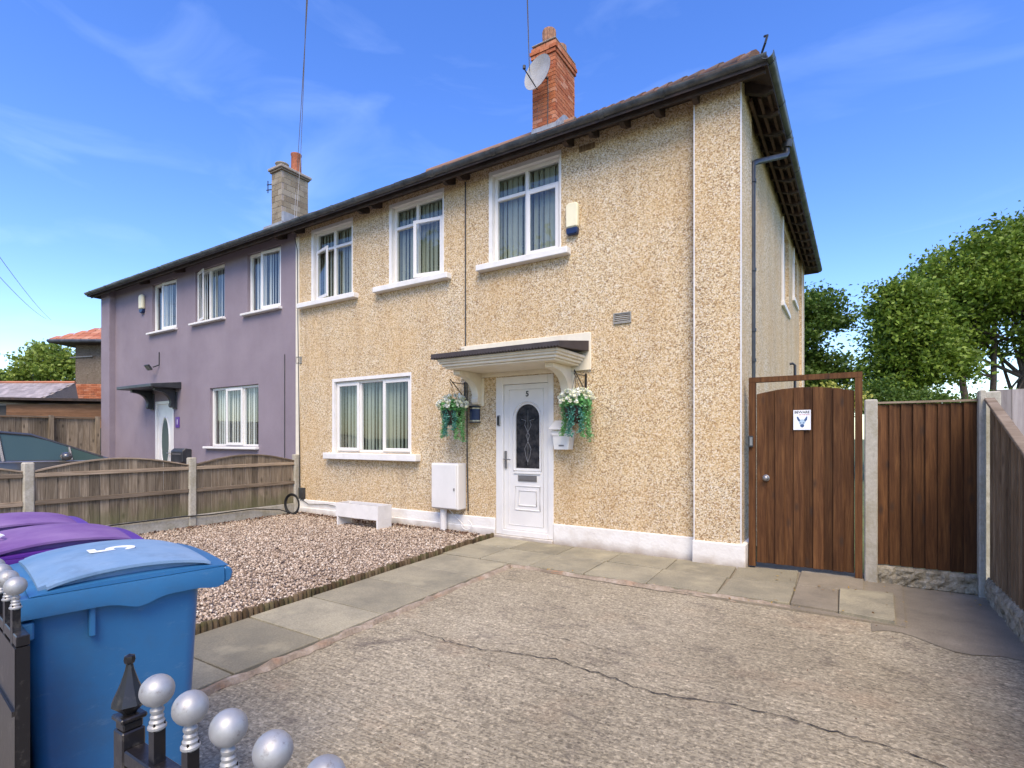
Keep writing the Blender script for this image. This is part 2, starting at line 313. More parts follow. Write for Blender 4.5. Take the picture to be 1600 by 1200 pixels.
# ------------------------------------------------------------------ mesh helpers
def wloc(o):
    v = Vector((0, 0, 0))
    while o: v = v + o.location; o = o.parent
    return v
class MB:
    def __init__(s): s.v = []; s.f = []; s.m = []
    def add(s, vs, fs, mi=0, M=None):
        n = len(s.v)
        s.v += [tuple(M @ Vector(p)) if M else tuple(p) for p in vs]
        s.f += [tuple(i+n for i in f) for f in fs]; s.m += [mi]*len(fs); return s
    def box(s, x0, x1, y0, y1, z0, z1, mi=0, M=None):
        return s.add([(x0,y0,z0),(x1,y0,z0),(x1,y1,z0),(x0,y1,z0),(x0,y0,z1),(x1,y0,z1),(x1,y1,z1),(x0,y1,z1)],
                     [(0,3,2,1),(4,5,6,7),(0,1,5,4),(1,2,6,5),(2,3,7,6),(3,0,4,7)], mi, M)
    def tube(s, pts, r, n=8, mi=0, cap=True, M=None):
        pts = [Vector(p) for p in pts]; rs = r if isinstance(r, (list, tuple)) else [r]*len(pts)
        vs = []; up = None
        for i, p in enumerate(pts):
            d = (pts[min(i+1, len(pts)-1)] - pts[max(i-1, 0)]).normalized()
            if up is None: up = Vector((0, 0, 1)) if abs(d.z) < .9 else Vector((1, 0, 0))
            a = d.cross(up).normalized(); b = a.cross(d).normalized(); up = b
            for j in range(n):
                t = 2*math.pi*j/n; vs.append(p + (a*math.cos(t) + b*math.sin(t))*rs[i])
        fs = [(i*n+j, i*n+(j+1) % n, (i+1)*n+(j+1) % n, (i+1)*n+j) for i in range(len(pts)-1) for j in range(n)]
        if cap: fs += [tuple(range(n))[::-1], tuple((len(pts)-1)*n+j for j in range(n))]
        return s.add(vs, fs, mi, M)
    def lathe(s, prof, c=(0, 0, 0), n=16, mi=0, M=None):
        vs = [(c[0]+r*math.cos(2*math.pi*j/n), c[1]+r*math.sin(2*math.pi*j/n), c[2]+z) for r, z in prof for j in range(n)]
        fs = [(i*n+j, i*n+(j+1) % n, (i+1)*n+(j+1) % n, (i+1)*n+j) for i in range(len(prof)-1) for j in range(n)]
        if prof[0][0] > 1e-4: fs.append(tuple(range(n))[::-1])
        if prof[-1][0] > 1e-4: fs.append(tuple((len(prof)-1)*n+j for j in range(n)))
        return s.add(vs, fs, mi, M)
    def prism(s, poly, axis, a, b, mi=0, M=None):
        """poly: 2-D outline in the two other axes (x,y,z order), pushed from a to b along axis"""
        def P(q, t):
            q = list(q); q.insert(axis, t); return tuple(q)
        n = len(poly); vs = [P(q, a) for q in poly] + [P(q, b) for q in poly]
        fs = [tuple(range(n)), tuple(range(n, 2*n))[::-1]] + [(i, n+i, n+(i+1) % n, (i+1) % n) for i in range(n)]
        return s.add(vs, fs, mi, M)
    def quad(s, a, b, c, d, mi=0): return s.add([a, b, c, d], [(0, 1, 2, 3)], mi)
    def mesh(s, name, mats, off=(0, 0, 0), smooth=None):
        me = bpy.data.meshes.new(name)
        me.from_pydata([(p[0]-off[0], p[1]-off[1], p[2]-off[2]) for p in s.v], [], s.f)
        for q in (mats if isinstance(mats, (list, tuple)) else [mats]): me.materials.append(MATS[q])
        if any(s.m): me.polygons.foreach_set('material_index', s.m)
        import bmesh
        bm = bmesh.new(); bm.from_mesh(me); bmesh.ops.recalc_face_normals(bm, faces=bm.faces); bm.to_mesh(me); bm.free()
        if smooth is not None:
            me.polygons.foreach_set('use_smooth', [True]*len(me.polygons)); me.set_sharp_from_angle(angle=R(smooth))
        me.update(); return me
    def build(s, name, mats, parent=None, smooth=None, bevel=0, base=None):
        if parent: off = wloc(parent); loc = (0, 0, 0)
        else:
            a = np.array(s.v); off = base or ((a[:, 0].min()+a[:, 0].max())/2, (a[:, 1].min()+a[:, 1].max())/2, a[:, 2].min()); loc = off
        o = bpy.data.objects.new(name, s.mesh(name, mats, off, smooth)); o.location = loc; C.objects.link(o)
        if parent: o.parent = parent
        if bevel:
            b = o.modifiers.new('bevel', 'BEVEL'); b.width = bevel; b.segments = 1; b.limit_method = 'ANGLE'; b.angle_limit = R(40)
        return o
def tag(o, label=None, cat=None, group=None, kind=None):
    if label: o['label'] = label
    if cat: o['category'] = cat
    if group: o['group'] = group
    if kind: o['kind'] = kind
    return o
def thing(name, loc, label, cat, group=None, rz=0):
    o = bpy.data.objects.new(name, None); o.location = loc; o.rotation_euler[2] = rz; o.empty_display_size = .2; C.objects.link(o)
    return tag(o, label, cat, group)
def inst(name, me, parent, loc, rot=(0, 0, 0), sc=(1, 1, 1)):
    o = bpy.data.objects.new(name, me); C.objects.link(o)
    o.location = Vector(loc) - (wloc(parent) if parent else Vector((0, 0, 0))); o.rotation_euler = rot; o.scale = sc
    if parent: o.parent = parent
    return o
def copy_tree(o, parent=None):
    c = o.copy(); C.objects.link(c)
    if parent: c.parent = parent
    for ch in o.children: copy_tree(ch, c)
    return c
def text(s, size, mat, name, parent, M, ext=.001, bold=0):
    cu = bpy.data.curves.new(name, 'FONT'); cu.body = s; cu.size = size; cu.extrude = ext; cu.align_x = 'CENTER'; cu.align_y = 'CENTER'; cu.offset = bold
    tmp = bpy.data.objects.new('tmp_text', cu); C.objects.link(tmp); bpy.context.view_layer.update()
    me = bpy.data.meshes.new_from_object(tmp.evaluated_get(bpy.context.evaluated_depsgraph_get()))
    bpy.data.objects.remove(tmp); bpy.data.curves.remove(cu)
    me.transform(Matrix.Translation(-wloc(parent)) @ M); me.materials.clear(); me.materials.append(MATS[mat]); me.name = name
    o = bpy.data.objects.new(name, me); C.objects.link(o); o.parent = parent; return o
FACE = Matrix(((1, 0, 0, 0), (0, 0, -1, 0), (0, 1, 0, 0), (0, 0, 0, 1)))     # text upright, facing -Y
def T(x, y, z): return Matrix.Translation((x, y, z))

# ================================================================== GROUND
def sheet(name, pts, z, mat, kind='structure', th=0):
    b = MB()
    if th: b.prism(pts, 2, z-th, z)
    else: b.add([(x, y, z) for x, y in pts], [tuple(range(len(pts)))])
    return tag(b.build(name, mat), kind=kind)
sheet('ground', [(-600, -600), (600, -600), (600, 600), (-600, 600)], -.12, 'grass_ground')
sheet('road', [(-80, -16), (80, -16), (80, -9.6), (-80, -9.6)], -.115+.005, 'asphalt')
sheet('pavement', [(-80, -9.5), (80, -9.5), (80, -5.85), (-80, -5.85)], -.045, 'pavement_flag', th=.12)
sheet('far_pavement', [(-80, -18.2), (80, -18.2), (80, -16.1), (-80, -16.1)], -.02, 'pavement_flag', th=.12)
# driveway slab: finely divided and a little uneven
def uneven(name, poly_fn, nx, ny, z, mat, amp=.006, parent=None):
    b = MB(); rnd = random.Random(3)
    ph = [(rnd.uniform(.6, 2.2), rnd.uniform(.6, 2.2), rnd.uniform(0, 6)) for _ in range(5)]
    for j in range(ny+1):
        for i in range(nx+1):
            x, y = poly_fn(i/nx, j/ny)
            b.v.append((x, y, z + amp*sum(math.sin(a*x+bb*y+c) for a, bb, c in ph)/2))
    for j in range(ny):
        for i in range(nx):
            q = j*(nx+1)+i; b.f.append((q, q+1, q+nx+2, q+nx+1)); b.m.append(0)
    return b.build(name, mat, parent, smooth=60)
def xl(y):  # left edge of the driveway = right edge of the path (traced on the ground)
    return -3.05 + (y+1.26)*(-.0363)
drive = tag(uneven('driveway', lambda u, v: (lambda y: (xl(y)+.02+(1.06-xl(y)-.02)*u, y))(-5.84+v*(4.56)), 60, 60, -.034, 'driveway_concrete'), kind='structure')
# cracks in the driveway
def crack(pts, w, name='crack', seed=1):
    rnd = random.Random(seed); P = []
    for (x0, y0), (x1, y1) in zip(pts, pts[1:]):
        n = max(2, int(math.hypot(x1-x0, y1-y0)/.035))
        for i in range(n):
            t = i/n; P.append((x0+(x1-x0)*t+rnd.uniform(-.01, .01), y0+(y1-y0)*t+rnd.uniform(-.016, .016)+.014*math.sin(9*(x0+(x1-x0)*t))))
    b = MB(); n = len(P)
    for i, (x, y) in enumerate(P):
        ww = w*(rnd.uniform(.35, 1.3))*(min(1, 6*i/n+.2))*min(1, 5*(n-i)/n)
        b.v += [(x, y-ww, -.0225), (x, y+ww, -.0225)]
    b.f = [(2*i, 2*i+2, 2*i+3, 2*i+1) for i in range(n-1)]; b.m = [0]*(n-1)
    o = b.build(name, 'dark_crack', drive); return o
crack([(-2.62, -3.27), (-2.3, -3.27), (-1.97, -3.275), (-1.53, -3.14), (-1.35, -3.20), (-1.158, -3.22), (-.89, -3.245), (-.6, -3.204), (-.25, -3.136), (-.03, -3.178), (.35, -3.245), (1.0, -3.3)], .0042)
crack([(-1.9, -2.85), (-1.5, -2.82), (-1.2, -2.86)], .0025, seed=4)
crack([(-.3, -4.1), (.1, -4.05), (.5, -4.12)], .0022, seed=7)
# path foundation (dark joints show it), slabs as pieces
path = tag(MB().prism([(-4.12, -.0), (-3.72, -5.84), (xl(-5.84), -5.84), (xl(-1.27), -1.27), (.36, -1.30), (.45, .35), (-4.12, .35)], 2, -.10, -.020).build('path', 'dark_patch_concrete'), kind='structure')
def ple(y): return -4.08 + (y+.09)*(-.0723)    # left edge beside the log edging
ys = [-1.28, -1.90, -2.50, -3.18, -3.76, -4.37, -5.0, -5.6]
def slab(poly, z=0.0, th=.035, mat='paving_slab', par=path, tilt=.003):
    rnd = random.Random(int(1000*poly[0][0])+int(77*poly[0][1])); b = MB().prism(poly, 2, z-th, z)
    n = len(poly); b.v = [(x, y, zz+(rnd.uniform(-tilt, tilt) if zz > z-th/2 else 0)) for x, y, zz in b.v]
    return b.build('paving_slab', mat, par, bevel=.004)
g = .006
for a, bb in zip(ys, ys[1:]):
    slab([(ple(a)+g, a-g), (ple(bb)+g, bb+g), (xl(bb)-.03, bb+g), (xl(a)-.03, a-g)], tilt=.005)
xs = [-4.06, -3.5, -2.86, -2.235, -1.6, -.976]
for i, (a, bb) in enumerate(zip(xs, xs[1:])):
    for y0, y1 in ((-.62, -.10), (-1.245, -.64)):
        if i == 0 and y1 < -.3: pass
        sk = (0.012, .012)
        slab([(a+g, y1), (bb-g, y1), (bb-g+.02, y0), (a+g+.02, y0)], tilt=.003)
slab([(-.96, -.13), (-.42, .03), (-.40, -.56), (-.94, -.62)]); slab([(-.94, -.64), (-.40, -.575), (-.40, -1.20), (-.96, -1.22)])
slab([(-.39, .05), (.14, .20), (.12, -.50), (-.39, -.56)], mat='dark_patch_concrete'); slab([(-.39, -.575), (-.07, -.53), (-.06, -1.22), (-.39, -1.20)], mat='dark_patch_concrete')
tag(slab([(-.055, -.52), (.34, -.42), (.30, -1.30), (-.055, -1.235)], z=.006, th=.05), 'pale paving slab at the gate end of the path')
uneven('worn_concrete', lambda u, v: (.15+.87*u, -1.5-.25*u*u+.09*math.sin(9*u)+(1.85+.25*u*u-.09*math.sin(9*u))*v), 10, 16, -.0325, 'dark_patch_concrete', .001, path)
# pink mortar upstand between path and driveway
b = MB(); rnd = random.Random(5)
line = [(xl(y), y) for y in np.arange(-5.8, -1.27, .07)] + [(x, -1.262-.006*math.sin(x*3)) for x in np.arange(xl(-1.27), -.38, .07)]
for i, (x, y) in enumerate(line):
    wv = .018+rnd.uniform(-.010, .010); top = -.004+rnd.uniform(-.014, .005)
    if i < len([1 for y_ in np.arange(-5.8, -1.27, .07)]): a, c2 = (x-wv, y), (x+wv+.008+rnd.uniform(-.004,.014), y)
    else: a, c2 = (x, y+wv), (x+.0, y-wv-.012)
    b.v += [(a[0], a[1], -.06), (a[0], a[1], top), ((a[0]*.35+c2[0]*.65), (a[1]*.35+c2[1]*.65), top-.002), (c2[0], c2[1], -.036)]
for i in range(len(line)-1):
    for j in range(3): b.f.append((4*i+j, 4*i+j+1, 4*i+j+5, 4*i+j+4)); b.m.append(0)
tag(b.build('mortar_kerb', 'pink_mortar', path, smooth=50), 'crumbling pinkish mortar edge of the path')
# gravel garden
gp = [(-8.36, .0), (-4.12, .0), (-3.72, -5.84), (-8.36, -5.84)]
bed = sheet('gravel_bed', gp, -.02, 'gravel_bed', th=.06)
rs = np.random.RandomState(11); N = 44000
oct_v = np.array([[1, 0, 0], [-.9, .15, 0], [.1, 1, .1], [0, -1, 0], [0, .1, 1], [.1, 0, -1]], float)
oct_f = np.array([[0, 2, 4], [2, 1, 4], [1, 3, 4], [3, 0, 4], [2, 0, 5], [1, 2, 5], [3, 1, 5], [0, 3, 5]])
def stones(name, N, px, py, pz, smin, smax, mat):
    sz = rs.uniform(smin, smax, N)[:, None, None]*rs.uniform(.55, 1.25, (N, 1, 3))
    V = oct_v[None]*sz*(1+rs.uniform(-.25, .25, (N, 6, 3)))
    a, b_, c_ = rs.uniform(0, 6.28, (3, N)); b_ *= .12
    ca, sa, cb, sb = np.cos(a), np.sin(a), np.cos(b_), np.sin(b_)
    X = V[..., 0]*ca[:, None]-V[..., 1]*sa[:, None]; Y = V[..., 0]*sa[:, None]+V[..., 1]*ca[:, None]; Z = V[..., 2]*.75
    Y2 = Y*cb[:, None]-Z*sb[:, None]; Z2 = Y*sb[:, None]+Z*cb[:, None]
    W = np.stack([X+px[:, None], Y2+py[:, None], Z2+pz[:, None]], -1).reshape(-1, 3)
    F = (oct_f[None]+6*np.arange(N)[:, None, None]).reshape(-1)
    me = bpy.data.meshes.new(name); me.vertices.add(len(W)); me.vertices.foreach_set('co', W.ravel())
    nf = len(F)//3; me.loops.add(len(F)); me.loops.foreach_set('vertex_index', F); me.polygons.add(nf)
    me.polygons.foreach_set('loop_start', np.arange(nf)*3); me.update(calc_edges=True); me.materials.append(MATS[mat])
    o = bpy.data.objects.new(name, me); C.objects.link(o); return o
py = rs.uniform(-5.0, -.04, N); px = -8.34+rs.uniform(0, 1, N)*((-4.09+(py+.09)*-.0723-.045)+8.34)
pz = -.012+rs.uniform(0, .02, N)+.012*np.sin(px*2.1+py)*np.cos(py*1.7)
tag(stones('gravel', N, px, py, pz, .009, .019, 'gravel_stone'), 'loose pinkish beige gravel filling the front garden', 'gravel', kind='stuff')
# brown leaf litter along house and fence
n2 = 1500; t_ = rs.uniform(0, 1, n2)
lx = np.where(t_ < .6, rs.uniform(-8.3, -4.3, n2), -8.32+np.abs(rs.normal(0, .10, n2))); ly = np.where(t_ < .6, -.1-np.abs(rs.normal(0, .09, n2)), rs.uniform(-4.2, -.1, n2))
def leafmesh(name, P, size, mat, parent=None, flat=1.0, seed=2, off=None, aspect=.62):
    """one folded leaf (two triangles) per row of P"""
    r = np.random.RandomState(seed); n = len(P); s = (size*r.uniform(.6, 1.3, n))[:, None]
    nrm = r.normal(0, 1, (n, 3)); nrm[:, 2] = np.abs(nrm[:, 2])*flat+.15; nrm /= np.linalg.norm(nrm, axis=1)[:, None]
    t1 = np.cross(nrm, r.normal(0, 1, (n, 3))); t1 /= np.linalg.norm(t1, axis=1)[:, None]; t2 = np.cross(nrm, t1)
    fold = nrm*s*.18
    W = np.stack([P-t1*s, P+t2*s*aspect+fold, P+t1*s, P-t2*s*aspect+fold], 1).reshape(-1, 3)
    if off is not None: W = W-np.array(off)
    F = (np.array([[0, 2, 1], [0, 3, 2]])[None]+4*np.arange(n)[:, None, None]).reshape(-1)
    me = bpy.data.meshes.new(name); me.vertices.add(len(W)); me.vertices.foreach_set('co', W.ravel())
    nf = len(F)//3; me.loops.add(len(F)); me.loops.foreach_set('vertex_index', F); me.polygons.add(nf)
    me.polygons.foreach_set('loop_start', np.arange(nf)*3); me.update(calc_edges=True); me.materials.append(MATS[mat])
    o = bpy.data.objects.new(name, me); C.objects.link(o)
    if parent: o.parent = parent
    return o
tag(leafmesh('leaf_litter', np.stack([lx, ly, .008+rs.uniform(0, .02, n2)], 1), .018, 'leaf_litter_brown', flat=3), 'dry brown leaf litter along the foot of the house and fence', 'leaf litter', kind='stuff')
n3 = 46
fx = np.concatenate([rs.uniform(-.6, .35, 16), rs.uniform(-3, .6, 20), rs.uniform(.1, .95, 10)]); fy = np.concatenate([rs.uniform(-.9, 0, 16), rs.uniform(-1.4, -1.2, 20), rs.uniform(-1.3, .0, 10)])
tag(leafmesh('fallen_leaves', np.stack([fx, fy, np.full(n3, .012)], 1), .016, 'fallen_yellow', flat=5, seed=8, aspect=.4), 'few yellow and brown fallen leaves lying on the path by the gate', 'fallen leaves', kind='stuff')
tag(leafmesh('driveway_litter', np.stack([rs.uniform(-2.8, 1.0, 150), rs.uniform(-5.2, -1.4, 150), np.full(150, -.012)], 1), .007, 'leaf_litter_brown', flat=5, seed=18, aspect=.5), 'tiny bits of twig and leaf scattered over the concrete driveway', 'litter', kind='stuff')
# log-roll edging
logm = MB().lathe([(.0215, -.06), (.0215, .046), (.017, .055)], n=7).mesh('log', 'edging_log', smooth=40)
edge = tag(thing('log_edging', (-3.95, -2.9, 0), 'low edging of short round logs between gravel and path', 'garden edging'))
y = -.09; i = 0
while y > -5.6:
    inst('log', logm, edge, (ple(y)-.028+random.uniform(-.004, .004), y, random.uniform(-.012, .006)), (random.uniform(-.06, .06), random.uniform(-.06, .06), random.random()*6)); y -= .0455

# ================================================================== HOUSES
WT = 5.16      # wall top
def sx(y): return .017*y    # the gable side runs very slightly outwards
def wall_holes(b, x0, x1, z0, z1, holes, y0, y1):
    xs = sorted({x0, x1, *[h[0] for h in holes], *[h[1] for h in holes]}); zs = sorted({z0, z1, *[h[2] for h in holes], *[h[3] for h in holes]})
    for a, bb in zip(xs, xs[1:]):
        for c, d in zip(zs, zs[1:]):
            mx_, mz = (a+bb)/2, (c+d)/2
            if any(h[0] < mx_ < h[1] and h[2] < mz < h[3] for h in holes): continue
            b.quad((a, y0, c), (bb, y0, c), (bb, y0, d), (a, y0, d)); b.quad((a, y1, c), (a, y1, d), (bb, y1, d), (bb, y1, c))
    for h in holes:
        a, bb, c, d = h[:4]
        b.quad((a, y0, c), (a, y1, c), (a, y1, d), (a, y0, d)); b.quad((bb, y0, c), (bb, y0, d), (bb, y1, d), (bb, y1, c))
        b.quad((a, y0, c), (bb, y0, c), (bb, y1, c), (a, y1, c)); b.quad((a, y0, d), (a, y1, d), (bb, y1, d), (bb, y0, d))
def ring(b, x0, x1, z0, z1, t, y0, y1, M=None, mi=0):
    b.box(x0, x0+t, y0, y1, z0, z1, mi, M); b.box(x1-t, x1, y0, y1, z0, z1, mi, M)
    b.box(x0+t, x1-t, y0, y1, z1-t, z1, mi, M); b.box(x0+t, x1-t, y0, y1, z0, z0+t, mi, M)
def window(house, X0, X1, Z0, Z1, cols, transom, sashes, rv=.055, sill=None, blindmat='blind_fabric', yf=.055, mullw=.05):
    """cols: list of fractions of mullion centres; transom z or None; sashes: {col: (hinge, degrees)}"""
    rvb = MB()
    if rv: # painted reveal lining, set 3 mm proud of the wall
        rvb.box(X0-.003, X0+rv, -.006, .10, Z0-.002, Z1+.003); rvb.box(X1-.02, X1+.003, -.006, .10, Z0-.002, Z1+.003); rvb.box(X0+rv, X1-.02, -.006, .10, Z1-.05, Z1+.003)
        x0, x1, z1 = X0+rv, X1-.02, Z1-.05
    else: x0, x1, z1 = X0+.004, X1-.004, Z1-.004
    z0 = Z0
    fr = MB(); t = .048; ring(fr, x0, x1, z0, z1, t, yf, yf+.06)
    edges = [x0+t] + [x0+(x1-x0)*c_ for c_ in cols] + [x1-t]
    for c_ in cols: xm = x0+(x1-x0)*c_; fr.box(xm-mullw/2, xm+mullw/2, yf, yf+.06, z0+t, z1-t)
    zt = z1-t
    if transom:
        for i, (a, bb) in enumerate(zip(edges, edges[1:])):
            aa = a+(mullw/2 if i else 0); b2 = bb-(mullw/2 if i < len(cols) else 0); fr.box(aa, b2, yf, yf+.06, transom-.024, transom+.024)
        zt = transom-.024
    wo = fr.build('window', 'white_plastic', house, bevel=.006)
    if rv: rvb.build('window_reveal', 'white_sill_paint', wo)
    for i, (a, bb) in enumerate(zip(edges, edges[1:])):
        aa = a+(mullw/2 if i else 0); b2 = bb-(mullw/2 if i < len(cols) else 0)
        if transom: MB().quad((aa, yf+.03, transom+.024), (b2, yf+.03, transom+.024), (b2, yf+.03, z1-t), (aa, yf+.03, z1-t)).build('pane', 'window_glass', wo)
        if i in sashes:
            hinge, deg = sashes[i]; e = .02
            hx = aa-e if hinge == 'L' else b2+e
            M = T(hx, yf-.012, 0) @ Matrix.Rotation(R(-deg if hinge == 'L' else deg), 4, 'Z') @ T(-hx, -(yf-.012), 0)
            sb = MB(); ring(sb, aa-e, b2+e, z0+t-e, zt+e, .055, yf-.024, yf-.001, M); sb.build('sash', 'white_plastic', wo, bevel=.005)
            p = [M @ Vector(q) for q in ((aa+.035, yf-.012, z0+t+.035), (b2-.035, yf-.012, z0+t+.035), (b2-.035, yf-.012, zt-.035), (aa+.035, yf-.012, zt-.035))]
            MB().quad(*[tuple(q) for q in p]).build('pane', 'window_glass', wo)
        else:
            MB().quad((aa, yf+.03, z0+t), (b2, yf+.03, z0+t), (b2, yf+.03, zt), (aa, yf+.03, zt)).build('pane', 'window_glass', wo)
    # vertical blind
    bl = MB(); x = x0+.03; rnd = random.Random(int(X0*10))
    while x < x1-.03:
        a = R(rnd.uniform(-28, -4)); dx, dy = .043*math.cos(a), .043*math.sin(a); zb = z0+.03+rnd.uniform(-.01, .01)
        bl.add([(x-dx, yf+.10-dy, zb), (x+dx, yf+.10+dy, zb), (x+dx, yf+.10+dy, z1-.04), (x-dx, yf+.10-dy, z1-.04), (x, yf+.10+.006, zb), (x, yf+.106, z1-.04)], [(0, 4, 5, 3), (4, 1, 2, 5)]); x += .083
    bl.box(x0, x1, yf+.08, yf+.13, z1-.04, z1-.005); bl.build('blind', blindmat, wo)
    if sill:
        s0, s1, sz0, sz1, pr, mt = sill
        MB().box(s0, s1, -pr, .054, sz0, sz1).build('window_sill', mt, wo, bevel=.008)
    return wo

# ---- cream house
H = tag(thing('pebbledashed_house', (-4.7, 0, 0), 'cream pebbledashed two-storey semi-detached house with a white front door', 'house'))
XP, XC = -8.50, -.975     # party line, right corner of the wall
cw = [(-8.07, -7.0, 3.76, 5.04), (-6.15, -5.035, 3.76, 5.04), (-4.22, -3.10, 3.76, 5.04)]
gw = (-7.51, -5.68, 1.10, 2.36); dr = (-4.10, -3.205, .03, 2.18)
b = MB(); wall_holes(b, XP+.003, XC, 0, WT, cw+[gw, dr], 0, .24)
# side wall (skewed), with two window openings; back and party walls
YB = 7.2
def sidewall(b, holes):
    ys_ = sorted({.24, YB, *[h[0] for h in holes], *[h[1] for h in holes]}); zs_ = sorted({0, WT, *[h[2] for h in holes], *[h[3] for h in holes]})
    for a, c_ in zip(ys_, ys_[1:]):
        for d, e in zip(zs_, zs_[1:]):
            if any(h[0] < (a+c_)/2 < h[1] and h[2] < (d+e)/2 < h[3] for h in holes): continue
            b.quad((XC+sx(a), a, d), (XC+sx(c_), c_, d), (XC+sx(c_), c_, e), (XC+sx(a), a, e))
            b.quad((XC-.24, a, d), (XC-.24, a, e), (XC-.24, c_, e), (XC-.24, c_, d))
    for y0, y1, z0, z1 in holes:
        A, B2 = XC+sx(y0), XC+sx(y1)
        b.quad((A, y0, z0), (XC-.24, y0, z0), (XC-.24, y0, z1), (A, y0, z1)); b.quad((B2, y1, z0), (B2, y1, z1), (XC-.24, y1, z1), (XC-.24, y1, z0))
        b.quad((A, y0, z0), (B2, y1, z0), (XC-.24, y1, z0), (XC-.24, y0, z0)); b.quad((A, y0, z1), (XC-.24, y0, z1), (XC-.24, y1, z1), (B2, y1, z1))
SH = [(3.75, 4.75, 3.6, 4.9), (5.45, 6.2, 4.05, 4.9)]
sidewall(b, SH)
b.quad((XC, 0, 0), (XC, .24, 0), (XC, .24, WT), (XC, 0, WT)); b.quad((XP+.003, YB, 0), (XC+sx(YB), YB, 0), (XC+sx(YB), YB, WT), (XP+.003, YB, WT))
b.quad((XP+.003, 0, 0), (XP+.003, YB, 0), (XP+.003, YB, WT), (XP+.003, 0, WT))
b.quad((XP, .24, 2.6), (XC-.24, .24, 2.6), (XC-.24, YB, 2.6), (XP, YB, 2.6)); b.quad((XP, .24, WT-.02), (XC-.24, .24, WT-.02), (XC-.24, YB, WT-.02), (XP, YB, WT-.02))
me = b.build('wall', 'pebbledash', H)
# dim interior partitions so the rooms read as rooms
MB().box(XP+.1, XC-.5, 2.6, 2.7, .05, 5.0).build('inner_wall', 'dark_room', H)
# corner pilasters with white bead edges
def pil(y0, y1, x0, x1, wrap, par, mt='pebbledash', z0=.235, zt=WT):
    return MB().box(x0, x1, y0, y1, z0, zt).build('pilaster', mt, par)
pb_ = MB(); pb_.prism([(-1.41, -.12), (-.935, -.12), (-.925, .53), (XC+.002, .53), (XC+.002, -.001), (-1.41, -.001)], 2, .235, WT); pb_.build('pilaster', 'pebbledash', H)
pr_ = MB(); pr_.prism([(XC+sx(6.75)-.01, 6.75), (-.815, 6.75), (-.805, 7.25), (XC, 7.25)], 2, 0, WT); pr_.build('pilaster', 'pebbledash', H)
bd = MB(); bd.box(-1.418, -1.406, -.127, -.112, .235, 5.07); bd.box(-.943, -.930, -.127, -.112, .235, 5.07); bd.box(-.812, -.800, 6.745, 6.76, 1, 5.1); bd.box(-.812, -.800, 7.24, 7.256, 1, 5.1)
bd.build('corner_bead', 'white_plastic', H)
pl = MB()
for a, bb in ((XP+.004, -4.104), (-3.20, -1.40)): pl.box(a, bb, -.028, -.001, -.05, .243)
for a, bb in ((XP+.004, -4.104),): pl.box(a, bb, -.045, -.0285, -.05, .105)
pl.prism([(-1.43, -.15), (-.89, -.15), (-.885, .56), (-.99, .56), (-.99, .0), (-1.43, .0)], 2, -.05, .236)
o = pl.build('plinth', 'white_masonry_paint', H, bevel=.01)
tag(MB().box(XP+.004, -8.40, -.02, -.0015, .24, 5.0).build('render_strip', 'cream_paint', H), 'narrow pale strip where the two houses meet')
# windows
sm = 'white_sill_paint'
window(H, *cw[0], [.5], 4.66, {0: ('L', 15)}, sill=(-8.36, -6.86, 3.67, 3.755, .11, sm))
window(H, *cw[1], [.47], 4.66, {1: ('R', 10)}, sill=(-6.42, -4.89, 3.67, 3.755, .11, sm))
window(H, *cw[2], [.5], 4.66, {1: ('R', 0)}, sill=(-4.38, -2.96, 3.67, 3.755, .11, sm))
window(H, *gw, [.33, .64], None, {0: ('L', 0), 2: ('R', 0)}, rv=.05, sill=(-7.62, -5.49, .99, 1.095, .12, sm))
for y0, y1, z0, z1 in SH:
    b = MB()
    for yy in (y0, y1-.05): b.box(XC-.16+sx(yy), XC-.06+sx(yy), yy, yy+.05, z0, z1)
    for zz in (z0, z1-.05): b.box(XC-.16+sx(y0), XC-.06+sx(y0), y0+.05, y1-.05, zz, zz+.05)
    wo = b.build('window', 'white_plastic', H)
    X = XC-.1+sx(y0); MB().quad((X, y0+.05, z0+.05), (X, y1-.05, z0+.05), (X, y1-.05, z1-.05), (X, y0+.05, z1-.05)).build('pane', 'window_glass', wo)
    X = XC+sx(y0); b = MB(); b.box(X-.1, X+.045, y0-.12, y1+.12, z0-.08, z0-.002); b.box(X-.05, X+.03, y0-.075, y0-.002, z0, z1+.1)
    b.build('window_sill', sm, wo, bevel=.006)
# roof (front slope visible as a sliver, hip to the right)
EY, EZ, PT = -.34, 5.106, math.tan(R(33.0)); RY = 3.6; RZ = EZ+(RY-EY)*PT; XE = -.66
def roof_part(parent, xe, xr, xp, mt):
    """xe: eave corner x, xr: ridge end x, xp: party x"""
    b = MB(); EB = 7.54; th = .09
    A, B_, D, E = (xp, EY), (xe, EY), (xe+(sx(EB) if xe > -5 else 0), EB), (xp, EB)
    for dz in (0, -th):
        b.quad((*A, EZ+dz), (*B_, EZ+dz), (xr, RY, RZ+dz), (xp, RY, RZ+dz)); b.add([(*B_, EZ+dz), (*D, EZ+dz), (xr, RY, RZ+dz)], [(0, 1, 2)])
        b.quad((*D, EZ+dz), (*E, EZ+dz), (xp, RY, RZ+dz), (xr, RY, RZ+dz))
    b.quad((*A, EZ-th), (*B_, EZ-th), (*B_, EZ), (*A, EZ)); b.quad((*B_, EZ-th), (*D, EZ-th), (*D, EZ), (*B_, EZ)); b.quad((*D, EZ-th), (*E, EZ-th), (*E, EZ), (*D, EZ))
    return b.build('roof', [mt], parent)
roof = roof_part(H, XE, XE-(RY-EY), XP, 'soffit_timber')
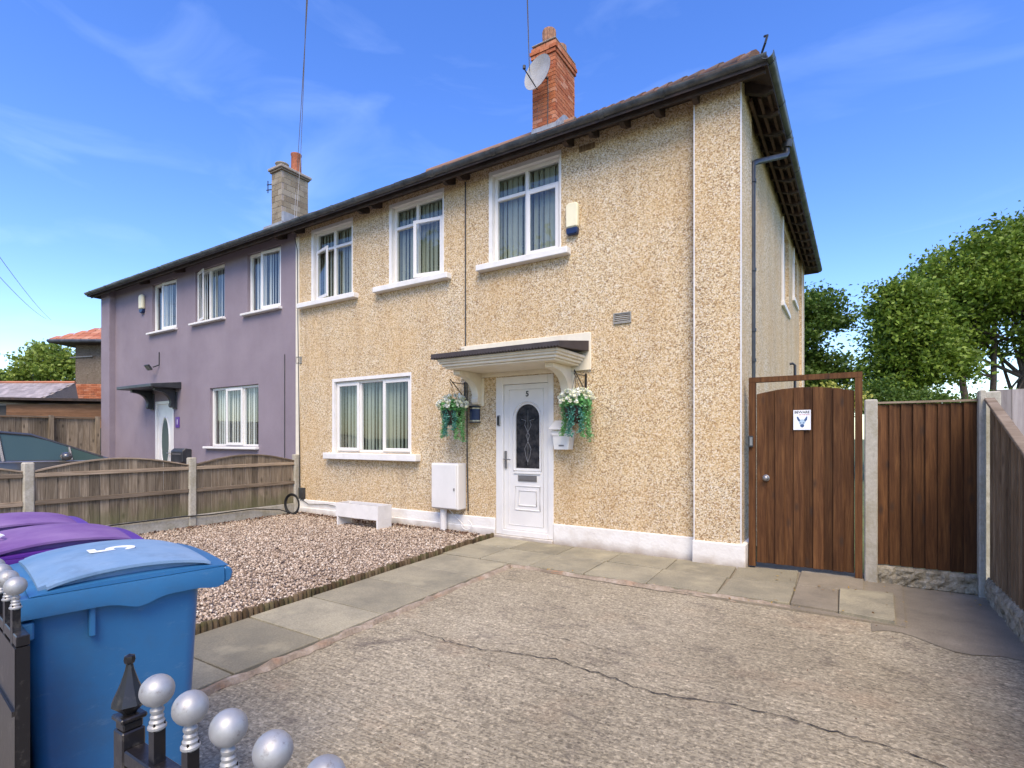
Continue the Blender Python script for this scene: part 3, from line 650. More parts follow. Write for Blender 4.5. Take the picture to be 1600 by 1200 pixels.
def eave_tiles(parent, pts, n, w=.27, L=.30, seed=1, mt='clay_tile'):
    """rows of thin tiles following the front slope, joined (too small to pick apart)"""
    b = MB(); rnd = random.Random(seed); (x0, x1, lim) = pts
    for r in range(n):
        yy = EY-.05+r*.27; z = EZ+.012+(yy-EY)*PT
        x = x0+(0 if r % 2 else -.13)
        while x < x1:
            xr_ = lim(yy)
            if xr_[0] <= x and x+w <= xr_[1]+.05:
                dz = rnd.uniform(-.004, .008); y2 = yy+L
                b.add([(x+.004, yy, z+dz), (x+w-.004, yy, z+dz), (x+w-.004, y2, z+L*PT+dz), (x+.004, y2, z+L*PT+dz),
                       (x+.004, yy-.008, z+.02+dz), (x+w-.004, yy-.008, z+.02+dz), (x+w-.004, y2, z+L*PT+.008+dz), (x+.004, y2, z+L*PT+.008+dz)],
                      [(0,3,2,1),(4,5,6,7),(0,1,5,4),(1,2,6,5),(2,3,7,6),(3,0,4,7)])
            x += w
    return tag(b.build('roof_tiles', mt, parent), kind='stuff')
eave_tiles(roof, (XP, XE, lambda yy: (XP, XE-(yy-EY))), 14)
b = MB(); n = 15
for i in range(n):  # hip tiles
    t0, t1 = i/n, (i+1)/n+.01
    if i == 0: t0 = .035
    P0 = Vector((XE-(RY-EY)*t0, EY+(RY-EY)*t0, EZ+.03+(RZ-EZ)*t0)); P1 = Vector((XE-(RY-EY)*t1, EY+(RY-EY)*t1, EZ+.018+(RZ-EZ)*t1))
    b.tube([P0, P1], [.068, .052], 8)
b.build('hip_tiles', 'clay_tile', roof, smooth=50)
MB().tube([(XE-.06, EY+.06, EZ+.08), (XE-.02, EY+.0, EZ+.13), (XE+.0, EY-.01, EZ+.19), (XE-.03, EY+.02, EZ+.21)], .012, 6).build('hip_iron', 'black_plastic', roof)
b = MB(); b.tube([(-8.5, RY, RZ+.03), (XE-(RY-EY), RY, RZ+.03)], .1, 8); b.build('ridge_tiles', 'clay_tile', roof, smooth=50)
# side slope tile undersides glimpsed as battens
bt = MB()
for i in range(3):
    xo = XC+.07+i*.09
    bt.add([(xo, .2, EZ-.055-(xo-XE)*0), (xo+.03, .2, EZ-.055), (xo+.03+sx(7), 7.2, EZ-.055), (xo+sx(7), 7.2, EZ-.055), (xo, .2, EZ-.09), (xo+.03, .2, EZ-.09), (xo+.03+sx(7), 7.2, EZ-.09), (xo+sx(7), 7.2, EZ-.09)], [(0,3,2,1),(4,5,6,7),(0,1,5,4),(1,2,6,5),(2,3,7,6),(3,0,4,7)])
simple('batten_timber', (.085, .048, .033), .85, var=.4)
bt.build('batten', 'batten_timber', roof)
# fascia board behind the gutter and rafter feet
fb = MB(); fb.box(XP, XE-.03, -.275, -.25, 4.985, 5.10); fb.build('fascia', 'soffit_timber', roof)
def rafter_mesh(L=.36):
    b = MB(); b.prism([(-.25, 4.985), (-.25, 5.10), (.06, 5.25), (.06, 5.06), (-.02, 5.03), (-.17, 4.965)], 0, -.028, .028)
    return b.mesh('rafter', 'soffit_timber')
rm = rafter_mesh()
for x in (-1.38, -1.79, -2.2, -2.6, -2.94, -4.58, -4.84, -6.33, -6.62, -8.28): inst('rafter', rm, roof, (x, random.uniform(-.02, .02), random.uniform(-.01, .01)))
for i in range(16):
    yy = .1+i*.455; o = inst('rafter', rm, roof, (XC+.045+sx(yy)+.02, yy, .01), (0, 0, R(90)))
sf = MB(); sf.box(XP, XE-.05, -.24, -.005, 5.115, 5.135); sf.build('eave_board', 'soffit_timber', roof)
# gutters
def gutter(b, P, Q, r=.062, side=(0, -1, 0), n=10):
    """half-round trough from P to Q"""
    P, Q = Vector(P), Vector(Q); d = (Q-P).normalized(); s_ = Vector(side); u = Vector((0, 0, 1)); vs = []
    for p in (P, Q):
        for j in range(n+1):
            a = math.pi*j/n; vs.append(p+s_*r*math.cos(a)-u*r*math.sin(a))
        for j in range(n, -1, -1):
            a = math.pi*j/n; vs.append(p+s_*(r-.006)*math.cos(a)-u*(r-.006)*math.sin(a))
    m_ = 2*(n+1); fs = [(j, (j+1) % m_, m_+(j+1) % m_, m_+j) for j in range(m_)] + [tuple(range(m_)), tuple(range(m_, 2*m_))[::-1]]
    b.add(vs, fs)
GY, GZ = -.335, 5.105
gb = MB(); gutter(gb, (XP+.002, GY, GZ), (XE-.002, GY, GZ+.005)); gutter(gb, (XE, GY-.05, GZ+.006), (XE+sx(7.8), 7.6, GZ), side=(1, 0, 0))
go = gb.build('gutter', 'gutter_plastic', H, smooth=50)
ub = MB(); gutter(ub, (-.03, 0, 0), (.03, 0, 0), r=.071); um = ub.mesh('gutter_bracket', 'gutter_plastic', smooth=50)
for x in (-7.9, -7.05, -6.55, -5.5, -4.95, -4.7, -3.9, -3.3, -2.4, -1.7): inst('gutter_bracket', um, go, (x, GY, GZ+.003))
ub2 = MB(); gutter(ub2, (0, -.03, 0), (0, .03, 0), r=.071, side=(1, 0, 0)); um2 = ub2.mesh('gutter_bracket', 'gutter_plastic', smooth=50)
for yy in (-.25, .55, 1.25, 1.42, 2.3, 3.2, 4.1, 5.0, 5.9, 6.8): inst('gutter_bracket', um2, go, (XE+sx(yy), yy, GZ+.003))
xo = XE+sx(1.33)
dp = MB(); DX = XC+.045; DY = .62
dp.lathe([(.0, 4.95), (.055, 4.96), (.062, 5.03), (.062, 5.05)], (xo, 1.33, 0), 12)
dp.tube([(xo, 1.33, 4.97), (xo, 1.33, 4.90), (xo-.01, 1.28, 4.85), (DX+.03, .74, 4.60), (DX, DY, 4.53), (DX, DY, 4.46), (DX, DY, .05)], .034, 10)
for z in (4.33, 3.3, 2.6, 2.25, 1.2): dp.lathe([(.034, z-.02), (.043, z-.018), (.043, z+.018), (.034, z+.02)], (DX, DY, 0), 12); dp.box(DX-.075, DX-.03, DY-.012, DY+.012, z-.01, z+.01)
dp.build('downpipe', 'black_plastic', H, smooth=40)
# vents
def louvre(x0, x1, z0, z1, par, mt='vent_grey'):
    b = MB(); ring(b, x0, x1, z0, z1, .012, -.02, -.001)
    z = z0+.02
    while z < z1-.02: b.add([(x0+.012, -.016, z-.004), (x1-.012, -.016, z-.004), (x1-.012, -.004, z+.012), (x0+.012, -.004, z+.012)], [(0, 1, 2, 3)]); z += .022
    b.build('air_vent', mt, par)
louvre(-2.385, -2.165, 2.72, 2.85, H); louvre(-8.49, -8.34, 2.70, 2.82, H)
b = MB().box(-2.84, -2.63, -.012, -.001, 4.93, 5.0); b.build('air_vent', 'brown_fence_board', H)
# chimney: mortar core and separate bricks
def brick_chimney(par, x0, x1, y0, y1, z0, z1, bw, bh, gap, mats, core, cap_rows):
    ch = MB().box(x0+.008, x1-.008, y0+.008, y1-.008, z0, z1-.01).build('chimney', core, par)
    rnd = random.Random(9); me_cache = {}; k_ = 0; z = z0; row = 0
    def bm_(lx, ly, lz):
        key = (round(lx, 3), round(ly, 3), round(lz, 3))
        if key not in me_cache: me_cache[key] = MB().box(-lx/2, lx/2, -ly/2, ly/2, -lz/2, lz/2).mesh('brick', mats)
        return me_cache[key]
    while z+bh < z1+.001:
        ov = cap_rows.get(row-int((z1-z0)/(bh+gap)), 0)
        off = bw/2 if row % 2 else 0
        # front face (facing -Y), including corner headers
        for (a0, a1, face) in ((x0-ov, x1+ov, 'F'), (y0-ov, y1+ov, 'R')):
            p = a0; first = True
            while p < a1-.02:
                l = (bw/2-gap/2) if (first and row % 2) else bw-gap
                e = min(p+l, a1)
                if e-p > .03:
                    j = rnd.uniform(-.003, .004)
                    if face == 'F': inst('brick', bm_(e-p, .07, bh-0), ch, ((p+e)/2, y0-ov+.035-j, z+bh/2))
                    elif first: pass
                    else: inst('brick', bm_(.07, e-p, bh-0), ch, (x1+ov-.035+j, (p+e)/2, z+bh/2))
                p = e+gap; first = False
            if face == 'R' :
                l = (bw/2-gap/2) if row % 2 else bw-gap
                e = a0+l; inst('brick', bm_(.07, max(.04, e-(y0-ov+.07)-0), bh), ch, (x1+ov-.035, ((y0-ov+.07)+e)/2+.002, z+bh/2))
        if ov: MB().box(x0-ov, x0+.0, y0-ov+.07, y1+ov, z, z+bh).build('brick', mats, ch); MB().box(x0, x1+ov-.07, y1, y1+ov, z, z+bh).build('brick', mats, ch)
        z += bh+gap; row += 1
    return ch
ch = brick_chimney(H, -5.36, -4.84, 3.17, 4.04, 7.35, 9.18, .225, .066, .010, 'red_brick', 'mortar', {-3: .025, -2: .04, -1: .02})
MB().box(-5.36, -4.82, 3.13, 4.06, 9.185, 9.215).build('chimney_cap', 'mortar', ch, bevel=.01)
def ribpot(c, h, r):
    b = MB(); n = 40; prof = [(.85, 0), (.9, .1), (1, .5), (1.04, .85), (1.0, .97), (.85, 1.0), (.7, .98)]
    vs = []; 
    for i, (rr, z) in enumerate(prof):
        for j in range(n):
            q = rr*r*(1+(.06 if j % 4 < 2 else -.05)*(1 if i < 4 else .3)); a = 2*math.pi*j/n; vs.append((c[0]+q*math.cos(a), c[1]+q*math.sin(a), c[2]+z*h))
    b.add(vs, [(i*n+j, i*n+(j+1) % n, (i+1)*n+(j+1) % n, (i+1)*n+j) for i in range(len(prof)-1) for j in range(n)] + [tuple((len(prof)-1)*n+j for j in range(n))])
    return b
ribpot((-5.08, 3.36, 9.2), .36, .13).build('chimney_pot', 'ribbed_pot_clay', ch); ribpot((-5.08, 3.84, 9.2), .34, .13).build('chimney_pot', 'ribbed_pot_clay', ch)
fl = MB(); fl.prism([(3.155, 7.36), (4.05, 7.36), (4.05, 7.92), (3.6, 7.9), (3.5, 7.86), (3.155, 7.55)], 0, -4.838, -4.828)
for i in range(7): fl.prism([(3.2+i*.12, 7.5+i*.065), (3.3+i*.12, 7.5+i*.065), (3.3+i*.12, 7.66+i*.05)], 0, -4.8275, -4.822)
fl.box(-5.37, -4.82, 3.145, 3.158, 7.36, 7.54); fl.build('lead_flashing', 'lead', ch)

# ---- door and its parts
DXc = -3.655
df = MB(); df.box(-4.10, -3.985, -.012, .09, .03, 2.18); df.box(-3.285, -3.205, -.012, .09, .03, 2.18); df.box(-3.985, -3.285, -.010, .09, 2.075, 2.18); df.box(-3.985, -3.285, -.03, .09, .03, .10)
door = df.build('door', 'white_plastic', H, bevel=.006)
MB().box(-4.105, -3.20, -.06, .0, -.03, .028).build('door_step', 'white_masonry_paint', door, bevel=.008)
lf = MB(); x0, x1, z0, z1 = -3.982, -3.288, .103, 2.07; gx0, gx1, gz0, gzt = -3.80, -3.43, .94, 1.80; gr = (gx1-gx0)/2; gc = (gx0+gx1)/2
arch = [(gx0, gz0), (gx1, gz0)] + [(gc+gr*math.cos(math.pi*i/20), gzt-gr+gr*math.sin(math.pi*i/20)) for i in range(21)]
def sq(p, s=1.0): return p
yd = .022; 
# leaf front with arched hole: bridge outline to rectangle by angle
cx_, cz_ = gc, (gz0+gzt)/2; loop = []
def ray_rect(a):
    dx, dz = math.cos(a), math.sin(a); t = min([( (x1-cx_)/dx if dx > 0 else (x0-cx_)/dx) if abs(dx) > 1e-6 else 9, ((z1-cz_)/dz if dz > 0 else (z0-cz_)/dz) if abs(dz) > 1e-6 else 9]); return cx_+dx*t, cz_+dz*t
angs = sorted({math.atan2(z-cz_, x-cx_) for x, z in arch} | {math.atan2(z-cz_, x-cx_) for x, z in ((x0, z0), (x1, z0), (x1, z1), (x0, z1))})
def ray_arch(a):
    dx, dz = math.cos(a), math.sin(a); best = None
    for (ax, az), (bx, bz) in zip(arch, arch[1:]+arch[:1]):
        ex, ez = bx-ax, bz-az; den = dx*ez-dz*ex
        if abs(den) < 1e-9: continue
        t = ((ax-cx_)*ez-(az-cz_)*ex)/den; u = ((ax-cx_)*dz-(az-cz_)*dx)/den
        if t > 0 and -1e-6 <= u <= 1+1e-6: best = t if best is None else min(best, t)
    return cx_+dx*best, cz_+dz*best
n = len(angs); vs = []
for a in angs: o_ = ray_rect(a); i_ = ray_arch(a); vs += [(o_[0], yd, o_[1]), (i_[0], yd, i_[1]), (i_[0], yd+.03, i_[1])]
fs = []
for i in range(n): j = (i+1) % n; fs += [(3*i, 3*j, 3*j+1, 3*i+1), (3*i+1, 3*j+1, 3*j+2, 3*i+2)]
lf.add(vs, fs); leaf_o = lf.build('door_leaf', 'white_plastic', door)
def molding(path_, r, closed=True, name='moulding'):
    P = list(path_)+([path_[0]] if closed else []); b = MB()
    b.tube([(x, yd, z) for x, z in P], r, 6, cap=not closed); return b
mo = molding([(gx0-.03, gz0-.03), (gx1+.03, gz0-.03)] + [(gc+(gr+.03)*math.cos(math.pi*i/16), gzt-gr+(gr+.03)*math.sin(math.pi*i/16)) for i in range(17)], .012)
for rr in ((-3.80, -3.42, .38, .70), (-3.745, -3.475, .44, .64)):
    a, bb, c_, d = rr; mo2 = molding([(a, c_), (bb, c_), (bb, d), (a, d)], .011); mo.v, nn = mo.v+mo2.v, len(mo.v); mo.f += [tuple(i+nn for i in f) for f in mo2.f]; mo.m += mo2.m
a, bb, c_, d = -3.90, -3.37, .17, 2.0; mo2 = molding([(a, c_), (bb, c_), (bb, d), (a, d)], .007); nn = len(mo.v); mo.v += mo2.v; mo.f += [tuple(i+nn for i in f) for f in mo2.f]; mo.m += mo2.m
mo.box(-3.82, -3.41, .004, yd, .868, .888)
mo.build('door_moulding', 'white_plastic', door, smooth=60)
MB().add([(x, yd+.02, z) for x, z in arch], [tuple(range(len(arch)))]).build('door_glass', 'door_glass', door)
cm = MB()
for s_ in (1, -1):
    cm.tube([(gc+s_*q, yd+.015, z) for q, z in ((0, 1.02), (.03, 1.10), (.05, 1.2), (.0, 1.30), (-.025, 1.38), (.02, 1.46), (.05, 1.52), (.03, 1.58), (.10, 1.60))], .0035, 5)
cm.tube([(gc, yd+.015, .98), (gc, yd+.015, 1.72)], .002, 4); cm.build('lead_pattern', 'lead_came', door)
b = MB(); b.box(-3.965, -3.935, .0, yd, .93, 1.17); b.tube([(-3.95, .0, 1.06), (-3.95, -.045, 1.06), (-3.84, -.05, 1.055)], .009, 8); b.build('door_handle', 'chrome_grey', door, bevel=.003)
b = MB(); b.box(-3.755, -3.465, .008, yd, .765, .845); b.box(-3.74, -3.48, .0, .0078, .785, .826); b.build('letter_plate', 'chrome_grey', door, bevel=.004)
text('5', .10, 'black_letters', 'door_number', door, T(-3.615, .018, 1.935) @ FACE, .002, .002)
# ---- canopy over the door
CX0, CX1, CP = -4.545, -2.72, .80
cp = MB(); cp.box(-4.70, -2.675, -.03, -.001, 2.19, 2.66)
can = cp.build('canopy', 'cream_paint', H, bevel=.006)
b = MB()   # cornice: stepped moulding, mitred plan
for (ins, z0, z1) in ((.0, 2.335, 2.375), (.018, 2.305, 2.335), (.045, 2.27, 2.305), (.075, 2.245, 2.27)):
    b.box(CX0+.03+ins, CX1-.03-ins, -CP+.03+ins, -.031, z0, z1)
b.build('cornice', 'cream_paint', can, bevel=.008)
b = MB(); n = 46; vs = []
zf, zb = 2.41, 2.53
for i in range(n*2+1):
    x = CX0-.02+(CX1-CX0+.04)*i/(2*n); dz = .011 if i % 2 else -.011
    vs += [(x, -CP-.03, zf+dz-.035), (x, -CP-.03, zf+.022), (x, -.032, zb+.022), (x, -.032, 2.425)]
for i in range(2*n): b_ = 4*i; b.f += [(b_, b_+1, b_+5, b_+4), (b_+1, b_+2, b_+6, b_+5), (b_+3, b_, b_+4, b_+7)]; b.m += [0]*3
b.v = vs; b.f += [(0, 3, 2, 1), (8*n, 8*n+1, 8*n+2, 8*n+3)]; b.m += [0, 0]
simple('dark_felt', (.055, .045, .045), .7, var=.2); b.build('canopy_roof', 'dark_felt', can)
def bracket(par, xc, yb, zt, w=.11, H_=.56, D=.50, mt='cream_paint'):
    o_ = [(yb, zt), (yb-D, zt), (yb-D, zt-.055), (yb-D+.04, zt-.06)]
    for i in range(11):
        a = math.pi/2*i/10; o_.append((yb-.085-(D-.14)*(1-math.sin(a)), zt-.065-(H_-.17)*(1-math.cos(a))))
    o_ += [(yb-.085, zt-H_+.10), (yb-.10, zt-H_+.08), (yb-.10, zt-H_+.03), (yb-.075, zt-H_+.0), (yb, zt-H_)]
    b = MB(); b.prism(o_, 0, xc-w/2, xc+w/2); b.build('canopy_bracket', mt, par, bevel=.004)
    MB().box(xc-w/2-.03, xc+w/2+.03, yb, yb+.0285, zt-H_-.02, zt-.06+.0).build('bracket_backplate', mt, par, bevel=.004)
bracket(can, -4.38, -.031, 2.244, H_=.43); bracket(can, -2.99, -.031, 2.244, H_=.43)
# cables on the wall
b = MB(); b.tube([(-4.628, -.012, 5.02), (-4.625, -.012, 2.62)], .009, 6)
b.tube([(-4.72, -.045, 2.62), (-4.625, -.045, 2.62)], .004, 5); b.tube([(-4.60, -.012, 2.17), (-4.595, -.012, 1.0), (-4.572, -.02, .3)], .009, 6); b.build('wall_cable', 'black_plastic', H)
b = MB(); b.tube([(-8.52, -.02, 5.0), (-8.44, -.024, 4.75), (-8.43, -.024, 3.6), (-8.40, -.024, 2.0), (-8.37, -.024, .45)], .008, 6); b.box(-8.36, -8.24, -.06, -.002, .25, .45)
b.tube([(-8.3, -.05, .25), (-8.1, -.05, .17), (-7.6, -.05, .2), (-7.0, -.05, .15)], .006, 5); b.build('wall_cable', 'black_plastic', H)
# white wire loop under the meter box
b = MB(); b.tube([(-4.88, -.06, .30), (-4.75, -.06, .2), (-4.62, -.08, .12)]+[(-4.55+.09*math.cos(t), -.09, .12+.07*math.sin(t)) for t in np.linspace(3.1, 7.5, 12)], .006, 5); b.build('wall_cable', 'white_sill_paint', H)

# ---- fittings standing or hanging on the cream house
m_ = tag(thing('meter_box', (-4.86, -.1, .31), 'white wall-mounted meter box with a fat white pipe below, left of the front door', 'meter box'))
MB().box(-5.10, -4.615, -.20, -.002, .33, .985).build('box', 'white_plastic', m_, bevel=.012)
MB().box(-5.085, -4.63, -.222, -.2005, .345, .97).build('box_door', 'white_plastic', m_, bevel=.008)
MB().box(-4.675, -4.655, -.230, -.2225, .60, .64).build('lock', 'chrome_grey', m_)
MB().tube([(-4.95, -.11, .335), (-4.95, -.11, -.03)], .05, 12).build('pipe', 'white_plastic', m_, smooth=40)
a_ = tag(thing('alarm_box', (-2.93, 0, 3.9), 'cream alarm box with a dark blue base, right of the top right window', 'alarm box'))
MB().prism([(-3.00, 3.99), (-2.84, 3.99), (-2.835, 4.27), (-2.86, 4.30), (-2.98, 4.30), (-3.005, 4.27)], 1, -.075, -.002).build('cover', 'off_white_alarm', a_, bevel=.015)
MB().prism([(-2.995, 3.92), (-2.98, 3.905), (-2.86, 3.905), (-2.845, 3.92), (-2.84, 3.988), (-3.0, 3.988)], 1, -.07, -.002).build('strobe_base', 'alarm_blue', a_, bevel=.01)
p_ = tag(thing('letter_box', (-3.04, 0, 1.2), 'white sloping-lid letter box on the wall right of the front door', 'letter box'))
MB().prism([(-3.16, 1.44), (-2.90, 1.44), (-2.93, 1.20), (-3.13, 1.20)], 1, -.14, -.002).build('box', 'white_plastic', p_, bevel=.006)
MB().prism([(-.18, 1.445), (-.002, 1.555), (-.002, 1.575), (-.19, 1.462)], 0, -3.185, -2.875).build('lid', 'white_plastic', p_, bevel=.004)
MB().box(-3.16, -2.90, -.15, -.1405, 1.375, 1.44).build('flap', 'white_plastic', p_, bevel=.003)
MB().box(-3.06, -2.99, -.146, -.1405, 1.243, 1.262).build('name_slot', 'chrome_grey', p_)
kb = tag(thing('wall_lantern', (-4.45, 0, 1.57), 'small black half-round wall lamp under the left canopy bracket', 'wall lamp'))
b = MB(); b.prism([(-4.535, -.0), (-4.375, 0), (-4.375, -.03), (-4.40, -.065), (-4.455, -.08), (-4.51, -.065), (-4.535, -.03)], 2, 1.60, 1.755); b.build('shade', 'alarm_blue', kb)
b = MB(); b.prism([(-4.545, -.0), (-4.365, 0), (-4.365, -.035), (-4.395, -.075), (-4.455, -.09), (-4.515, -.075), (-4.545, -.035)], 2, 1.56, 1.58); b.prism([(-4.545, -.0), (-4.365, 0), (-4.365, -.035), (-4.395, -.075), (-4.455, -.09), (-4.515, -.075), (-4.545, -.035)], 2, 1.775, 1.80); b.build('lamp_frame', 'black_plastic', kb)
for z0, z1 in ((1.581, 1.599), (1.756, 1.774)): MB().prism([(-4.53, -.0), (-4.38, 0), (-4.38, -.03), (-4.455, -.075), (-4.53, -.03)], 2, z0, z1).build('brass_band', 'off_white_alarm', kb)
db = tag(thing('doorbell', (-4.045, -.02, 1.5), 'slim black and silver video doorbell on the white door frame', 'doorbell'))
MB().box(-4.07, -4.02, -.032, -.0125, 1.51, 1.66).build('body', 'chrome_grey', db, bevel=.008); MB().box(-4.066, -4.035, -.036, -.0325, 1.525, 1.645).build('face', 'black_letters', db)
# planter trough
pt = tag(thing('planter_trough', (-6.22, -.4, 0), 'white painted wooden trough planter on legs on the gravel under the window', 'planter'))
b = MB(); tx0, tx1, ty0, ty1 = -6.76, -5.83, -.55, -.27
b.box(tx0, tx1, ty0, ty0+.02, .13, .34); b.box(tx0, tx1, ty1-.02, ty1, .13, .34); b.box(tx0, tx0+.02, ty0+.02, ty1-.02, .13, .34); b.box(tx1-.02, tx1, ty0+.02, ty1-.02, .13, .34); b.box(tx0+.02, tx1-.02, ty0+.02, ty1-.02, .13, .15)
b.build('trough', 'white_sill_paint', pt)
for x in (tx0+.03, tx1-.031): MB().box(x, x+.03, ty0+.001, ty1-.001, -.02, .129).build('leg', 'white_sill_paint', pt)
MB().box(tx0+.021, tx1-.021, ty0+.021, ty1-.021, .151, .30).build('soil', 'soil', pt)
# hanging baskets
def basket(x, wallx, label, seed):
    t = tag(thing('hanging_basket', (x, -.28, 1.55), label, 'hanging basket', 'flower baskets either side of the front door'))
    b = MB(); b.box(wallx-.012, wallx+.012, -.012, -.001, 1.88, 2.15)
    b.tube([(wallx, -.01, 2.12), (wallx-.0, -.30, 2.12)], .006, 5); b.tube([(wallx, -.01, 1.91), (wallx, -.16, 2.03), (wallx, -.30, 2.13), (wallx, -.335, 2.16), (wallx, -.345, 2.12), (wallx, -.32, 2.10)], .007, 6)
    b.build('bracket', 'black_iron_paint', t)
    b = MB()
    for a in (0, 2.1, 4.2): b.tube([(wallx, -.31, 2.10), (wallx+.13*math.cos(a), -.28+.13*math.sin(a), 1.72)], .003, 4)
    b.build('chain', 'black_iron_paint', t)
    c = (wallx, -.28)
    MB().lathe([(.0, 1.52), (.08, 1.525), (.125, 1.60), (.145, 1.71), (.15, 1.73), (.14, 1.73)], (c[0], c[1], 0), 16).build('pot', 'hanging_pot_brown', t, smooth=50)
    r = np.random.RandomState(seed); off = wloc(t)
    n = 1100; th = r.uniform(0, 6.28, n); ph = np.arccos(r.uniform(-.1, 1, n)); rad = .15*r.uniform(.5, 1.1, n)
    P = np.stack([c[0]+rad*np.sin(ph)*np.cos(th)*1.2, c[1]+rad*np.sin(ph)*np.sin(th)*1.2, 1.74+rad*np.cos(ph)*.9], 1)
    leafmesh('foliage', P, .02, 'plastic_trail_green', t, seed=seed, off=off)
    # flowers: rosettes of petals
    pet = []
    for i in range(70):
        th = r.uniform(0, 6.28); ph = math.acos(r.uniform(.0, 1)); q = np.array([c[0]+.21*math.sin(ph)*math.cos(th), c[1]+.21*math.sin(ph)*math.sin(th), 1.78+.16*math.cos(ph)])
        pet += [q+r.normal(0, .011, 3) for _ in range(14)]
    leafmesh('flowers', np.array(pet), .017, 'petal_white', t, seed=seed+5, off=off, aspect=.9)
    strands = [(-.15, -.02, .40, 0), (-.17, .02, .34, 0), (-.03, -.13, .36, 1), (0, -.15, .40, 1), (.12, -.08, .42, 0), (.16, -.02, .36, 0), (.14, .03, .46, 0), (.10, -.11, .3, 1)]
    for kind, mt in ((0, 'plastic_trail_green'), (1, 'plastic_trail_teal')):
        P = []
        for dx, dy, L_, kk in strands:
            if kk != kind: continue
            L_ *= r.uniform(.85, 1.1); ss = r.uniform(0, 1, 330); wd = .012+.012*np.sin(ss*9+dx*40)**2; P.append(np.stack([c[0]+dx*(1+.1*ss)+.018*np.sin(ss*6+dx*50)+r.normal(0, 1, 330)*wd, c[1]+dy+r.normal(0, .016, 330), 1.74-ss**.9*L_], 1))
        leafmesh('trailing_leaves', np.concatenate(P), .012, mt, t, seed=seed+9+kind, off=off)
basket(-4.64, -4.64, 'hanging basket of white flowers with trailing greenery, left of the canopy', 21)
basket(-2.76, -2.75, 'hanging basket of white flowers over the white letter box, right of the canopy', 43)
# satellite dish
sdsh = tag(thing('satellite_dish', (-5.15, 3.0, 8.5), 'oval pale satellite dish bolted to the red brick chimney', 'satellite dish'))
Md = T(-5.06, 2.92, 8.42) @ Matrix.Rotation(R(-10), 4, 'Z') @ Matrix.Rotation(R(80), 4, 'X')
b = MB(); vs = []; n = 28
for i in range(7):
    q = i/6; 
    for j in range(n): a = 2*math.pi*j/n; vs.append((.32*q*math.cos(a), .36*q*math.sin(a), .07*q*q))
fs = [(i*n+j, i*n+(j+1) % n, (i+1)*n+(j+1) % n, (i+1)*n+j) for i in range(6) for j in range(n)]
b.add(vs, fs, M=Md); b.add([(x, y_, z-.006) for x, y_, z in vs], fs, M=Md); b.build('dish', 'dish_grey', sdsh, smooth=60)
b = MB(); q0 = Md @ Vector((0, -.33, .0)); q1 = Md @ Vector((0, -.20, .42)); b.tube([q0, q1], .012, 6); b.tube([q1, q1+Vector((0, 0, .06))], .03, 8); b.tube([(-5.0, 3.16, 8.45), Md @ Vector((0, 0, -.01))], .02, 6); b.tube([(-5.0, 3.15, 8.5), (-4.99, 3.15, 8.2), (-5.0, 3.15, 7.5)], .008, 5)
b.build('dish_arm', 'black_plastic', sdsh)

# ---- neighbour (mauve)
Nb = tag(thing('mauve_rendered_house', (-12.4, 0, 0), 'mauve rendered semi-detached house joined to the left of the cream house', 'house'))
XL = -16.35
nw = [(-13.96, -12.82, 3.84, 4.98), (-12.02, -10.865, 3.84, 4.98), (-10.05, -8.965, 3.81, 4.98)]
ngw = (-11.43, -9.68, 1.17, 2.40); nd = (-13.80, -12.95, .1, 2.20)
b = MB(); wall_holes(b, XL, XP-.003, -.05, WT, nw+[ngw, nd], 0, .24)
b.quad((XL, 0, -.05), (XL, YB, -.05), (XL, YB, WT), (XL, 0, WT)); b.quad((XL, YB, -.05), (XP, YB, -.05), (XP, YB, WT), (XL, YB, WT)); b.quad((XP-.003, .0, 0), (XP-.003, YB, 0), (XP-.003, YB, WT), (XP-.003, 0, WT))
b.quad((XL, .24, 2.6), (XP-.01, .24, 2.6), (XP-.01, YB, 2.6), (XL, YB, 2.6)); b.quad((XL, .24, WT-.02), (XP-.01, .24, WT-.02), (XP-.01, YB, WT-.02), (XL, YB, WT-.02))
b.build('wall', 'mauve_render', Nb)
MB().box(XL+.3, XP-.1, 2.6, 2.7, .05, 5.0).build('inner_wall', 'dark_room', Nb)
MB().prism([(-16.42, -.13), (-15.93, -.13), (-15.93, -.001), (XL+.001, -.001), (XL-.001, .5), (-16.42, .5)], 2, -.05, WT).build('pilaster', 'mauve_render', Nb)
for q, sh in ((nw[0], {1: ('R', 4)}), (nw[1], {0: ('L', 14)}), (nw[2], {1: ('R', 4)})):
    window(Nb, *q, [.42], None, sh, rv=0, sill=(q[0]-.12, q[1]+.04, q[2]-.05, q[2]-.004, .09, sm), blindmat='pale_blind_fabric')
window(Nb, *ngw, [.31, .66], None, {1: ('R', 0)}, rv=0, sill=(-11.56, -9.66, 1.12, 1.166, .09, sm), blindmat='pale_blind_fabric')
df = MB(); ring(df, -13.80, -12.95, .1, 2.20, .07, -.01, .08); d2 = df.build('door', 'white_plastic', Nb, bevel=.005)
MB().box(-13.73, -13.02, .03, .06, .17, 2.13).build('door_leaf', 'white_plastic', d2)
ov = [(-13.375+.19*math.cos(2*math.pi*i/24), 1.25+.58*math.sin(2*math.pi*i/24)) for i in range(24)]
MB().prism(ov, 1, .022, .0298).build('door_glass', 'green_oval_glass', d2)
b = MB(); b.tube([(x, .024, z) for x, z in ov+[ov[0]]], .018, 6); b.build('door_moulding', 'white_plastic', d2, smooth=60)
b = MB(); b.tube([(-13.10, .03, 1.0), (-13.10, -.03, 1.0), (-13.2, -.03, 1.0)], .01, 6); b.build('door_handle', 'chrome_grey', d2)
